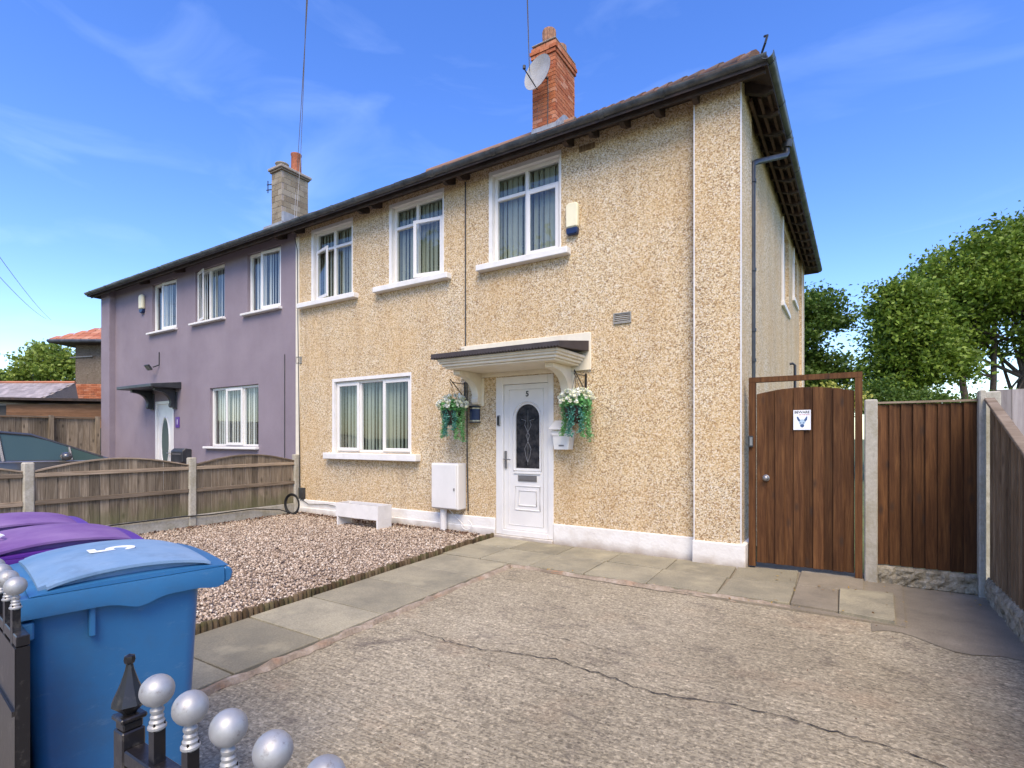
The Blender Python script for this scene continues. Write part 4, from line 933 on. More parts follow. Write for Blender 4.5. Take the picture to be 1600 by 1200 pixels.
b = MB(); b.prism([(-.62, 2.45), (-.62, 2.52), (-.002, 2.60), (-.002, 2.45)], 0, -14.25, -12.60); cn = b.build('canopy', 'black_plastic', Nb, bevel=.01)
bracket(cn, -13.93, -.002-.03, 2.449, w=.1, H_=.42, D=.42, mt='black_plastic'); bracket(cn, -12.86, -.032, 2.449, w=.1, H_=.42, D=.42, mt='black_plastic')
b = MB(); b.tube([(-8.84, -.01, 2.9), (-8.84, -.01, .9)], .008, 5); b.build('wall_cable', 'black_plastic', Nb)
nroof = roof_part(Nb, -16.70, -16.70+(RY-EY), XP-.001, 'soffit_timber')
eave_tiles(nroof, (-16.6, XP-.1, lambda yy: (-16.70+(yy-EY), XP)), 14, seed=4, mt='clay_tile')
b = MB(); n = 15
for i in range(n):
    t0, t1 = i/n, (i+1)/n+.01; D_ = RY-EY
    if i > 99: b.tube([(-16.7+D_*t0, EY+D_*t0, EZ+.04+(RZ-EZ)*t0), (-16.7+D_*t1, EY+D_*t1, EZ+.025+(RZ-EZ)*t1)], [.09, .07], 7)

MB().box(-16.65, XP-.002, -.275, -.25, 4.985, 5.10).build('fascia', 'soffit_timber', nroof); MB().box(-16.6, XP-.002, -.249, -.005, 5.115, 5.135).build('eave_board', 'soffit_timber', nroof)
for x in (-14.1, -12.45, -8.8): inst('rafter', rm, nroof, (x, 0, 0))
gb = MB(); gutter(gb, (-16.72, GY, GZ), (XP-.002, GY, GZ)); go2 = gb.build('gutter', 'gutter_plastic', Nb, smooth=50)
for x in np.arange(-16.4, -8.6, .9): inst('gutter_bracket', um, go2, (x, GY, GZ+.003))
ch2 = brick_chimney(Nb, -14.08, -13.6, 3.17, 4.04, 7.3, 9.02, .30, .155, .012, 'buff_block', 'mortar', {})
MB().box(-14.16, -13.52, 3.09, 4.12, 9.04, 9.12).build('chimney_cap', 'mortar', ch2, bevel=.015)
MB().box(-14.12, -13.56, 3.13, 4.08, 8.985, 9.038).build('chimney_cap', 'buff_block', ch2, bevel=.01)
MB().lathe([(.15, 9.12), (.14, 9.2), (.17, 9.24), (.19, 9.26), (.19, 9.28), (.1, 9.28)], (-13.85, 3.35, 0), 14).build('chimney_pot', 'buff_block', ch2, smooth=40)
MB().lathe([(.15, 9.12), (.14, 9.68), (.155, 9.70), (.155, 9.74), (.11, 9.74)], (-13.80, 3.78, 0), 16).build('chimney_pot', 'terracotta', ch2, smooth=40)
b = MB(); b.tube([(-14.08, 3.3, 8.75), (-14.35, 3.2, 8.75)], .015, 5); b.tube([(-14.08, 3.3, 8.6), (-14.38, 3.2, 8.6)], .015, 5); b.tube([(-14.3, 3.2, 8.5), (-14.3, 3.2, 8.85)], .015, 5); b.build('aerial_bracket', 'black_plastic', ch2)
MB().box(-14.3, -13.4, 3.05, 3.16, 7.28, 7.45).build('lead_flashing', 'lead', ch2); MB().box(-13.598, -13.5, 3.161, 4.1, 7.4, 7.78).build('lead_flashing', 'lead', ch2)
a2 = tag(thing('alarm_box', (-14.4, 0, 4.4), 'tall rounded cream alarm box with blue base on the mauve house', 'alarm box'))
MB().prism([(-14.49, 4.46), (-14.30, 4.46), (-14.30, 4.74), (-14.33, 4.80), (-14.46, 4.80), (-14.49, 4.74)], 1, -.08, -.002).build('cover', 'off_white_alarm', a2, bevel=.02)
MB().prism([(-14.48, 4.40), (-14.44, 4.36), (-14.35, 4.36), (-14.31, 4.40), (-14.31, 4.458), (-14.48, 4.458)], 1, -.07, -.002).build('strobe_base', 'alarm_blue', a2, bevel=.01)
f_ = tag(thing('floodlight', (-13.7, 0, 3.0), 'small black floodlight on the mauve wall above the canopy', 'floodlight'))
b = MB(); b.tube([(-13.60, -.012, 3.35), (-13.60, -.012, 3.05)], .012, 5); b.tube([(-13.60, -.02, 3.05), (-13.70, -.1, 3.0)], .015, 5); b.build('cable', 'black_plastic', f_)
Mf = T(-13.76, -.17, 2.99) @ Matrix.Rotation(R(35), 4, 'X'); b = MB(); b.box(-.10, .10, -.02, .02, -.07, .07, M=Mf); b.build('lamp_head', 'black_plastic', f_, bevel=.006)
b = MB(); b.box(-.085, .085, -.026, -.021, -.055, .055, M=Mf); b.build('lamp_glass', 'chrome_grey', f_)
np_ = tag(thing('number_plate', (-12.74, 0, 1.6), 'small purple house number plate reading 1 on the mauve wall', 'number plate'))
MB().box(-12.84, -12.68, -.015, -.002, 1.58, 1.82).build('plate', 'purple_plate', np_); text('1', .17, 'white_letters', 'number', np_, T(-12.76, -.0165, 1.70) @ FACE, .001)
nl = tag(thing('letter_box', (-12.4, 0, .85), 'black letter box on the mauve wall right of its door', 'letter box'))
MB().prism([(-.2, .82), (-.002, .82), (-.002, 1.10), (-.13, 1.12), (-.2, 1.06)], 0, -12.66, -12.16).build('box', 'black_plastic', nl, bevel=.01); MB().box(-12.6, -12.22, -.206, -.201, .98, 1.01).build('slot', 'chrome_grey', nl)

# ================================================================== SIDE GATE
G = tag(thing('side_gate', (-.37, .05, 0), 'dark brown stained timber side gate with arched top in a tall frame', 'gate'))
b = MB(); b.box(-.88, -.815, .0, .07, 0, 1.93); b.box(.065, .125, .0, .07, 0, 1.93); b.box(-.88, .125, .0, .07, 1.932, 1.985); b.build('gate_frame', 'brown_stained_board', G)
nbd = 10; gx = np.linspace(-.805, .055, nbd+1)
for i in range(nbd):
    x0, x1 = gx[i]+.001, gx[i+1]-.001
    def at_(x): u_ = (x+.375)/.43; return 1.862-.055*u_*u_
    yo = random.uniform(-.004, .004)+(.0 if i % 2 else .006)
    x1 += .006; yo = .016 if i % 2 else 0
    MB().prism([(x0, .04), (x1, .04), (x1, at_(x1)), ((x0+x1)/2, at_((x0+x1)/2)), (x0, at_(x0))], 1, .012+yo, .022+yo).build('board', 'brown_stained_board', G, bevel=.003)
b = MB(); b.box(-.80, .05, .045, .08, .25, .35); b.box(-.80, .05, .045, .08, 1.5, 1.6); b.box(-.80, .05, .045, .08, .85, .95); b.build('rail', 'brown_stained_board', G)
b = MB(); Mk = T(-.715, .014, .93) @ Matrix.Rotation(R(90), 4, 'X'); b.lathe([(.0, .0), (.035, .0), (.035, .006), (.018, .012), (.014, .03), (.028, .04), (.03, .055), (.02, .066), (0, .068)], n=16, M=Mk); b.build('knob', 'chrome_grey', G, smooth=50)
kl = tag(thing('gate_lock_box', (-.87, -.02, 1.25), 'small black and white key safe on the gate frame beside the pilaster', 'key safe'))
MB().box(-.885, -.835, -.035, -.001, 1.25, 1.37).build('body', 'black_plastic', kl, bevel=.006); MB().box(-.865, -.838, -.040, -.0355, 1.27, 1.355).build('cover', 'chrome_grey', kl)
sg = tag(thing('warning_sign', (-.384, .004, 1.43), 'white dog warning sign with a blue dog head screwed to the brown gate', 'sign'))
MB().box(-.461, -.307, .001, .005, 1.43, 1.63).build('plate', 'sign_white', sg)
text('BEWARE', .035, 'black_letters', 'lettering', sg, T(-.384, .0, 1.607) @ FACE, .0005, .0006); text('OF THE DOG', .016, 'sign_red_ink', 'lettering', sg, T(-.362, .0, 1.582) @ FACE, .0005)
b = MB()
def ink(pts, y=-.0004): b.prism([(-.384+x, 1.52+z) for x, z in pts], 1, y, .0008)
ink([(-.048, .040), (-.036, .045), (-.018, .012), (-.016, -.002), (-.028, -.006), (-.04, .012)]); ink([(.048, .043), (.040, .045), (.018, .012), (.022, -.002), (.03, -.008), (.045, .012)])
ink([(-.022, -.018), (-.006, -.014), (-.012, -.028)]); ink([(.022, -.018), (.006, -.014), (.012, -.028)])
ink([(-.018, -.040), (.0, -.030), (.02, -.038), (.018, -.056), (.004, -.066), (-.012, -.06)]); b.build('dog_drawing', 'sign_blue_ink', sg)
b = MB(); ink([(-.026, .01), (-.008, .016), (.008, .016), (.028, .006), (.03, -.02), (.018, -.034), (.0, -.028), (-.018, -.036), (-.028, -.02)], .0002); b.build('dog_drawing', 'sign_pale_ink', sg)
pp = tag(MB().tube([(-.48, .45, 1.2), (-.48, .45, 2.14), (-.50, .44, 2.16), (-.53, .44, 2.155)], .014, 8).build('crook_topped_pole', 'black_plastic', smooth=50), 'thin black pole with crooked top rising behind the side gate', 'pole')
# fence between gate and boundary
Fp = tag(thing('fence_panel', (.58, .06, 0), 'dark brown close-board fence panel between two concrete posts beside the gate', 'fence'))
MB().box(.14, .245, .0, .10, -.1, 1.715).build('post', 'concrete_post', Fp, bevel=.01)
MB().box(.968, 1.015, -.035, .07, -.1, 1.765).build('post', 'concrete_post', Fp, bevel=.01)
bx = np.linspace(.247, .966, 9)
for i in range(8): yo = 0; MB().prism([(bx[i], .036), (bx[i+1]+.006, .060), (bx[i+1]+.006, .066), (bx[i], .054)], 2, .15, 1.665+random.uniform(-.004, .003)).build('board', 'brown_stained_board', Fp)
MB().box(.247, .966, .025, .075, 1.672, 1.69).build('capping_rail', 'weathered_rail', Fp)
def rockface(name, par, x0, x1, y0, y1, z0, z1, along='x', seed=1, nx=26, nz=7):
    b = MB(); rnd = random.Random(seed); n1 = nx; 
    for j in range(nz+1):
        for i in range(n1+1):
            u, v = i/n1, j/nz; d = rnd.uniform(0, .022)
            if min(abs(v*2-k) for k in (0, 1, 2)) < .12: d = -.012
            st = (u*3.2+(0 if v < .5 else .4)) % 1
            if st < .06: d = -.010
            if along == 'x': b.v.append((x0+(x1-x0)*u, y0-d, z0+(z1-z0)*v))
            else: b.v.append((x0-d, y0+(y1-y0)*u, z0+(z1-z0)*v))
    for j in range(nz):
        for i in range(n1): q = j*(n1+1)+i; b.f.append((q, q+1, q+n1+2, q+n1+1)); b.m.append(0)
    if along == 'x': b.box(x0, x1, y0+.012, y1, z0, z1)
    else: b.box(x0+.012, x1, y0, y1, z0, z1)
    return b.build(name, 'rock_faced_concrete', par)
rockface('gravel_board', Fp, .247, .966, .03, .08, -.05, .142)
# right boundary fence, top sloping down towards the street
Fr = tag(thing('boundary_fence', (1.05, -2, 0), 'weathered brown feather-edge fence sloping down along the right of the driveway', 'fence'))
def topz(y): return max(1.0, 1.70+.375*y) if y > -1.9 else 1.0
y = -.05; i = 0
while y > -5.7:
    w_ = .098; z0 = .155
    MB().prism([(1.035, y), (1.022, y-w_), (1.035, y-w_-.004), (1.048, y)], 2, z0, topz(y-w_/2)-.02).build('board', 'brown_fence_board', Fr); 
    bo = Fr.children[-1].data
    y -= .1; i += 1
for a, bb in ((-.04, -1.87), (-1.97, -3.8), (-3.9, -5.7)):
    for (z0_, x_) in ((0, 0),):
        b = MB(); za, zb = topz(a), topz(bb) if bb > -1.9 else 1.0
        b.add([(1.0, a, za-.02), (1.07, a, za-.02), (1.07, bb, zb-.02), (1.0, bb, zb-.02), (1.0, a, za+.01), (1.07, a, za+.01), (1.07, bb, zb+.01), (1.0, bb, zb+.01)], [(0,3,2,1),(4,5,6,7),(0,1,5,4),(1,2,6,5),(2,3,7,6),(3,0,4,7)])
        b.build('capping_rail', 'weathered_rail', Fr, bevel=.004)
    rockface('gravel_board', Fr, 1.012, 1.06, bb, a, -.08, .15, along='y', seed=int(-a*10)+2, nx=50)
for yy in (-1.97, -3.9, -5.75): MB().box(.995, 1.09, yy, yy+.10, -.1, (1.08 if yy < -1 else 1.7)).build('post', 'concrete_post', Fr, bevel=.008)
MB().box(1.03, 1.14, .12, .26, -.1, 1.76).build('post', 'concrete_post', Fr, bevel=.01)
# grey fence in the garden beyond
Fg = tag(thing('grey_fence', (2.2, 1.0, 0), 'pale grey weathered board fence just visible beyond the right boundary', 'fence'))
for i in range(24): x = 1.2+i*.11; MB().box(x, x+.104, .62+(i % 2)*.008, .64+(i % 2)*.008, 0, 1.80+random.uniform(-.008, .008)).build('board', 'far_grey_board', Fg)

# ================================================================== LEFT DIVIDING FENCE
Fl = tag(thing('low_dividing_fence', (-8.45, -2.8, 0), 'low weathered timber fence with bowed tops and concrete posts between the two front gardens', 'fence'))
posts = [-5.68, -3.77, -1.86, -.05]
for yy in posts: MB().box(-8.50, -8.40, yy-.055, yy+.055, -.1, 1.05).build('post', 'concrete_post', Fl, bevel=.015)
for a, bb in zip(posts, posts[1:]):
    a += .056; bb -= .056; n = 16 if bb-a > 1.75 else 15; rnd = random.Random(int(a*10))
    def top(y): u = (y-a)/(bb-a); return 93e-2+.13*math.sin(math.pi*u)
    for i in range(n):
        y0, y1 = a+(bb-a)*i/n, a+(bb-a)*(i+1)/n
        MB().prism([(y0+.002, .175), (y1-.001, .175), (y1-.001, top(y1)), (y0+.002, top(y0))], 0, -8.456+(i % 2)*.007, -8.442+(i % 2)*.007).build('board', 'weathered_board', Fl, bevel=.002)
    for zc, hh in ((.55, .028),): MB().box(-8.434, -8.408, a, bb, zc-hh, zc+hh).build('rail', 'weathered_rail', Fl, bevel=.003)
    MB().box(-8.434, -8.408, a, bb, .865, .915).build('rail', 'weathered_rail', Fl, bevel=.003)
    b = MB(); m_n = 14
    for i in range(m_n):
        u0, u1 = i/m_n, (i+1)/m_n; y0, y1 = a+(bb-a)*u0, a+(bb-a)*u1
        b.add([(-8.475, y0, top(y0)), (-8.415, y0, top(y0)), (-8.415, y1, top(y1)), (-8.475, y1, top(y1)), (-8.475, y0, top(y0)+.018), (-8.415, y0, top(y0)+.018), (-8.415, y1, top(y1)+.018), (-8.475, y1, top(y1)+.018)], [(0,3,2,1),(4,5,6,7),(0,1,5,4),(1,2,6,5),(2,3,7,6),(3,0,4,7)])
    b.build('capping_rail', 'weathered_rail', Fl)
    MB().box(-8.475, -8.425, a, bb, -.1, .17).build('gravel_board', 'concrete_post', Fl, bevel=.006)
hc = tag(thing('cable_coil', (-8.3, -.2, .1), 'black cable coiled against the house corner and trailing along the low fence', 'cable'))
b = MB()
for k_ in range(5):
    rr = .155+.008*k_; oy = .006*k_; b.tube([(-8.20+.02*k_*.3+rr*math.cos(t)*.9+.0, -.30-oy+rr*math.cos(t)*.15, .19+rr*math.sin(t)) for t in np.linspace(0, 6.28, 25)], .009, 6)
b.build('coil', 'rubber', hc, smooth=60)
b = MB(); b.tube([(-8.20, -.30, .03), (-8.33, -.45, .10), (-8.395, -.9, .16), (-8.39, -1.6, .15), (-8.385, -2.0, .17), (-8.40, -2.9, .165), (-8.39, -3.7, .13), (-8.3, -4.2, .04)], .009, 6); b.build('cable_run', 'rubber', hc, smooth=60)

# ================================================================== WHEELIE BINS (rim corner traced, rows run along the street)
def make_bin(cb, cl, label, num, group):
    """local frame: x across the bin (side we see at x=0, body extends to -x), y from the house end (0) to the street end (-L)"""
    t = thing('wheelie_bin', (0, 0, 0), label, 'wheelie bin', group)
    L_, W = .47, .50; zr = .90
    b = MB()
    def rr(x0, x1, y0, y1, z, r, n=4):
        pts = []
        for cx, cy, a0 in ((x1-r, y1-r, 0), (x0+r, y1-r, 90), (x0+r, y0+r, 180), (x1-r, y0+r, 270)):
            for i in range(n+1): a = R(a0+90*i/n); pts.append((cx+r*math.cos(a), cy+r*math.sin(a), z))
        return pts
    rings = [(.055, .06), (.03, .02), (.015, .0)]
    sec = [rr(-W+.075, -.070, -L_+.07, -.085, -.04, .03), rr(-W+.045, -.04, -L_+.045, -.06, .45, .035), rr(-W+.022, -.018, -L_+.02, -.04, zr, .04)]
    n = len(sec[0]); vs = [p for s_ in sec for p in s_]
    b.add(vs, [(i*n+j, i*n+(j+1) % n, (i+1)*n+(j+1) % n, (i+1)*n+j) for i in range(2) for j in range(n)] + [tuple(range(n))[::-1]])
    body = b.build('body', cb, t, smooth=35)
    # rim with wavy lower edge along the visible side
    b = MB(); m_n = 22; vs = []
    def wav(u): return .030+.020*math.exp(-((u-.47)/.09)**2)+.008*math.exp(-((u-.06)/.05)**2)
    out = []
    per = [(0.012, .012-u*(L_+.0), u) for u in np.linspace(0, 1, m_n)] + [(-W-.012, .012-(1-u)*(L_+.0), -1) for u in np.linspace(0, 1, m_n)]
    for x, y_, u in per:
        dn = wav(u) if u >= 0 else .035; xi = -.012 if u >= 0 else -W+.012
        vs += [(x, y_, zr+.032), (x+(.004 if u >= 0 else -.004), y_, zr+.0), (x, y_, zr+.03-dn-.02), (xi-(.006 if u >= 0 else -.006), y_, zr+.03-dn-.014)]
    nn = len(per); b.add(vs, [(4*i+j, 4*((i+1) % nn)+j, 4*((i+1) % nn)+j+1, 4*i+j+1) for i in range(nn) for j in range(3)] + [tuple(4*i for i in range(nn))])
    b.build('rim', cb, t, smooth=45)
    # front lip at the house end
    MB().prism([(.012, zr-.022), (.034, zr-.014), (.04, zr+.01), (.034, zr+.028), (.012, zr+.032)], 0, -W-.01, .01).build('lip', cb, t, bevel=.006)
    b = MB(); b.prism([(-L_+.15, .80), (-L_+.165, .80), (-L_+.165, .882), (-L_+.15, .882)], 0, -.03, .0); b.build('rib', cb, t, bevel=.003)
    b = MB(); b.box(-.06, .006, -L_+.005, -L_+.04, zr-.075, zr-.03); b.build('lug', cb, t, bevel=.004)
    for xx in (-W+.05, -.12): Mw = T(xx, -L_+.09, .07) @ Matrix.Rotation(R(90), 4, 'Y'); b = MB(); b.lathe([(0, 0), (.09, .0), (.1, .012), (.1, .045), (.09, .055), (0, .055)], n=20, M=Mw); b.build('wheel', 'rubber', t, smooth=40)
    # lid: arched along y, with raised step
    b = MB(); nu, nv = 20, 10; vs = []
    def lz(u, v, h): return zr+.034+h*(1-(2*u-1)**2)**.8+.012*(1-(2*v-1)**2)
    def lid(y0, y1, x0, x1, h, ext, lo):
        vs = []
        for i in range(nu+1):
            for j in range(nv+1): u, v = i/nu, j/nv; vs.append((x0+(x1-x0)*v, y0+(y1-y0)*u, lz(u, v, h)+ext))
        fs = [(i*(nv+1)+j, i*(nv+1)+j+1, (i+1)*(nv+1)+j+1, (i+1)*(nv+1)+j) for i in range(nu) for j in range(nv)]
        base = len(vs); edge_ = [i*(nv+1) for i in range(nu+1)] + [nu*(nv+1)+j for j in range(1, nv+1)] + [i*(nv+1)+nv for i in range(nu-1, -1, -1)] + [j for j in range(nv-1, 0, -1)]
        vs += [(vs[e][0], vs[e][1], lo(vs[e])) for e in edge_]; m2 = len(edge_)
        fs += [(edge_[i], edge_[(i+1) % m2], base+(i+1) % m2, base+i) for i in range(m2)]
        return vs, fs
    v1, f1 = lid(.028, -L_+.03, -W-.004, .004, .012, 0, lambda p: zr+.0335)
    b.add(v1, f1); b.build('lid_flange', cb, t, smooth=35)
    b = MB(); v2, f2 = lid(-.035, -L_+.05, -W+.03, -.03, .024, .014, lambda p: zr+.036); b.add(v2, f2); b.add([(x-(.03 if x < -.2 else -.03)*.0, y_, z) for x, y_, z in []], [])
    b.build('lid', cl, t, smooth=35)
    b = MB(); v3, f3 = lid(-.02, -L_+.065, -W+.008, -.008, .026, .0165, lambda p: p[2]-.008); b.add(v3, f3); b.build('lid_skin', cl, t, smooth=35)
    return t, lz, L_, W
t1, lz, LB, WB = make_bin('blue_bin_plastic', 'faded_blue_lid', 'blue wheelie bin with a white number 5 on its faded lid, nearest in the row', '5', 'wheelie bins by the gate')
# number painted on lid
def lid_mark(par, s, size, mat, y_, x_, rz, z):
    o = text(s, size, mat, 'lid_number', par, T(x_, y_, z) @ Matrix.Rotation(R(rz), 4, 'Z') @ Matrix.Rotation(R(0), 4, 'X'), .001, .003); return o
lid_mark(t1, '5', .16, 'white_letters', -.22, -.24, 180, .90+.034+.026+.012+.0175)
t2, *_ = make_bin('purple_bin_plastic', 'faded_lilac_lid', 'purple wheelie bin with a white emblem on its lid, middle of the row', '', 'wheelie bins by the gate')
b = MB(); zz = .90+.034+.026+.012+.0175
for pts in (((-.26, -.42), (-.18, -.40)), ((-.26, -.42), (-.28, -.38)), ((-.28, -.38), (-.18, -.36)), ((-.18, -.40), (-.16, -.37)), ((-.16, -.37), (-.18, -.36))):
    b.tube([(pts[0][0], pts[0][1], zz), (pts[1][0], pts[1][1], zz)], .004, 4)
b.build('emblem', 'white_letters', t2)
t3 = copy_tree(t2); t3['label'] = 'purple wheelie bin farthest left in the row, half hidden behind the other purple bin'
for ch_ in list(t3.children):
    if ch_.name.startswith('emblem'): bpy.data.objects.remove(ch_)
for t, (x, y, rz) in zip((t1, t2, t3), ((-1.66, -5.17, -10), (-2.285, -5.13, -9), (-2.87, -5.10, -9))): t.location = (x, y, .015); t.rotation_euler[2] = R(rz)

# ================================================================== IRON GATES IN FRONT
def finial_bar(par, x, y, zc, zb=.10, mesh={}):
    if 'bar' not in mesh:
        mesh['bar'] = MB().box(-.0075, .0075, -.0075, .0075, zb, zc-.042).mesh('bar', 'black_iron_paint')
        mesh['ball'] = MB().lathe([(0, zc-.0215)]+[(.0215*math.cos(a), zc+.0215*math.sin(a)) for a in np.linspace(-1.35, 1.35, 13)]+[(0, zc+.0215)], n=20).mesh('ball_finial', 'silver_paint', smooth=60)
        mesh['col'] = MB().lathe([(.0085, zc-.054), (.0118, zc-.051), (.0118, zc-.048), (.0092, zc-.0455), (.0098, zc-.042), (.0078, zc-.039), (.0086, zc-.035), (.0068, zc-.032), (.0088, zc-.028), (.0088, zc-.0255), (.0062, zc-.022), (.006, zc-.018)], n=14).mesh('collar', 'silver_paint', smooth=28)
    br_ = inst('bar', mesh['bar'], par, (x, y, 0)); 
    for nm, mm in (('ball_finial', 'ball'), ('collar', 'col')):
        o = bpy.data.objects.new(nm, mesh[mm]); C.objects.link(o); o.parent = br_
GYY = -5.722
g1 = tag(thing('iron_gate', (-.5, GYY, 0), 'low black iron gate with silver ball finials and a black spear post, foreground', 'gate'))
for i in range(12): finial_bar(g1, -.808+i*.0885, GYY, 1.0)
b = MB(); b.box(-.875, .25, GYY-.014, GYY+.014, .880, .902); b.build('top_rail', 'black_iron_paint', g1, bevel=.002)
b = MB(); b.box(-.875, .25, GYY-.011, GYY+.011, .12, .142); b.build('bottom_rail', 'black_iron_paint', g1, bevel=.002)
b = MB(); b.box(-.906, -.876, GYY-.015, GYY+.015, .0, .925); b.box(-.904, -.878, GYY-.013, GYY+.013, .9252, .938); b.box(-.908, -.874, GYY-.017, GYY+.017, .9382, .946); b.build('gate_post', 'black_iron_paint', g1, bevel=.002)
b = MB(); b.lathe([(.008, .946), (.011, .950), (.0235, .962), (.0215, .968), (.012, .990), (.006, 1.010), (.0045, 1.018), (.0068, 1.0205), (.0078, 1.025), (.0068, 1.030), (0, 1.033)], (-.891, GYY, 0), 8); b.build('spear_finial', 'black_iron_paint', g1, smooth=25)
g2 = tag(thing('iron_railing', (-2.2, -5.65, 0), 'black sheet-backed iron railing with silver ball finials at the left edge', 'railing'))
m2 = {}
for i in range(12): finial_bar(g2, -1.635-i*.10, -5.655+.012*i, 1.005, mesh=m2)
Mr = T(-1.585, -5.655, 0) @ Matrix.Rotation(R(-6.5), 4, 'Z')
b = MB(); b.box(-1.3, .0, -.012, .012, .875, .90, M=Mr); b.build('top_rail', 'black_iron_paint', g2, bevel=.002)
b = MB(); b.box(-1.3, -.001, -.014, -.0125, .06, .872, M=Mr); b.box(-.03, .0, -.0122, .012, .02, .874, M=Mr)
for z in (.72, .5): b.box(-1.3, -.002, -.019, -.0142, z, z+.012, M=Mr)
b.build('backing_sheet', 'black_iron_paint', g2)

# ================================================================== NEIGHBOUR SIDE: car, fence, shed, houses, trees
# driveway next door
sheet('neighbour_driveway', [(-16.4, -5.85), (-8.52, -5.85), (-8.52, -.0), (-16.4, -.0)], -.04, 'dark_patch_concrete', th=.05)
car = tag(thing('parked_car', (-12.3, -5.0, -.04), 'dark metallic saloon car parked on the drive next door', 'car'))
CXc = -12.35; CY0 = -5.29; CL = 4.5; hw = .88
def carp(s_, x, z): return (CXc+x, CY0+s_, z-.04)
# stations along length (rear to nose): (s, belt half width, belt z, low z, roof half width, roof z)
st = [(0, .72, .95, .35, 0, 0), (.12, .80, 1.02, .25, 0, 0), (.7, .86, 1.06, .22, 0, 0), (1.5, .88, 1.04, .2, 0, 0), (2.6, .88, 1.01, .2, 0, 0), (3.2, .87, 1.0, .2, 0, 0), (4.0, .84, .90, .22, 0, 0), (4.38, .76, .78, .24, 0, 0), (4.5, .62, .66, .34, 0, 0)]
b = MB(); vs = []
for s_, w_, bz, lz_, *_r in st:
    for x, z in ((-w_*.94, lz_), (-w_, lz_+.2), (-w_, bz-.18), (-w_*.96, bz), (-w_*.5, bz+.045), (0, bz+.06), (w_*.5, bz+.045), (w_*.96, bz), (w_, bz-.18), (w_, lz_+.2), (w_*.94, lz_)): vs.append(carp(s_, x, z))
n = 11; b.add(vs, [(i*n+j, i*n+(j+1) % n, (i+1)*n+(j+1) % n, (i+1)*n+j) for i in range(len(st)-1) for j in range(n)] + [tuple(range(n))[::-1], tuple((len(st)-1)*n+j for j in range(n))])
b.build('body', 'car_paint', car, smooth=35)
gh = [(.55, .70, 1.08, .0), (.95, .64, 1.08, .28), (1.45, .62, 1.07, .40), (2.0, .62, 1.06, .425), (2.45, .61, 1.05, .39), (3.45, .70, 1.03, .0)]
b = MB(); vs = []
for s_, w_, z0_, h_ in gh:
    for x, z in ((-.845, z0_-.05), (-w_, z0_+h_), (-w_*.5, z0_+h_+.02*(h_ > 0)), (w_*.5, z0_+h_+.02*(h_ > 0)), (w_, z0_+h_), (.845, z0_-.05)): vs.append(carp(s_, x, z))
n = 6; b.add(vs, [(i*n+j, i*n+j+1, (i+1)*n+j+1, (i+1)*n+j) for i in range(len(gh)-1) for j in range(5)])
k = NB('car_glass', .05, 0, .6); k.color((.05, .085, .078))
b.build('greenhouse', 'car_glass', car, smooth=20)
b = MB(); vs = []
for s_, w_, z0_, h_ in gh[1:5]:
    for x in (-w_-.012, -w_*.5, w_*.5, w_+.012): vs.append(carp(s_, x, z0_+h_+(.03 if abs(x) < w_ else .008)))
b.add(vs, [(i*4+j, i*4+j+1, i*4+j+5, i*4+j+4) for i in range(3) for j in range(3)]); b.build('roof', 'car_paint', car, smooth=50)
b = MB()
for sgn in (-1, 1):
    def gp_(i, f): s_, w_, z0_, h_ = gh[i]; return Vector(carp(s_, sgn*((.845*(1-f)+w_*f)+.008), (z0_-.05)*(1-f)+(z0_+h_)*f))
    b.tube([gp_(0, 1), gp_(1, 1), gp_(2, 1), gp_(3, 1), gp_(4, 1), gp_(5, 1), Vector(carp(3.5, sgn*.8, 1.0))], .028, 6)
    s1 = 2.05; b.tube([carp(s1, sgn*.85, 1.0), carp(s1-.02, sgn*.63, 1.47)], .03, 5); b.tube([carp(1.0, sgn*.855, 1.0), carp(1.0, sgn*.65, 1.35)], .04, 5)
    b.tube([carp(2.95, sgn*.85, 1.0), carp(2.95, sgn*.72, 1.22)], .018, 5)
b.build('pillars', 'car_paint', car, smooth=50)
for sgn in (-1, 1):
    Mm = T(*carp(2.82, sgn*.99, 1.07)) @ Matrix.Diagonal((.11, .085, .075, 1)); b = MB(); b.lathe([(math.cos(a), math.sin(a)) for a in np.linspace(-1.57, 1.57, 9)], n=12, M=Mm); b.tube([carp(2.85, sgn*.85, 1.0), carp(2.82, sgn*.95, 1.04)], .02, 5); b.build('wing_mirror', 'car_paint', car, smooth=60)
    b = MB(); b.tube([carp(.6, sgn*.872, 1.01), carp(1.6, sgn*.885, 1.0), carp(3.2, sgn*.872, .98)], .008, 5); b.build('window_trim', 'alloy', car)
    for s_ in (.85, 3.6):
        Mw = T(*carp(s_, sgn*.80, .33)) @ Matrix.Rotation(R(90*sgn), 4, 'Y'); b = MB(); b.lathe([(0, -.1), (.31, -.1), (.33, -.06), (.33, .07), (.30, .09), (.24, .09)], n=24, M=Mw); wh = b.build('wheel', 'rubber', car, smooth=40)
        b = MB(); b.lathe([(.235, .07), (.22, .05), (.05, .06), (0, .085)], n=20, M=Mw); b.build('rim', 'alloy', wh, smooth=30)
    MB().box(CXc+sgn*.55-.16, CXc+sgn*.55+.16, CY0+4.33, CY0+4.44, .56, .68).build('headlight', 'chrome_grey', car, bevel=.02); MB().box(CXc+sgn*.62-.14, CXc+sgn*.62+.14, CY0-.01, CY0+.06, .7, .85).build('tail_light', 'terracotta', car, bevel=.02)
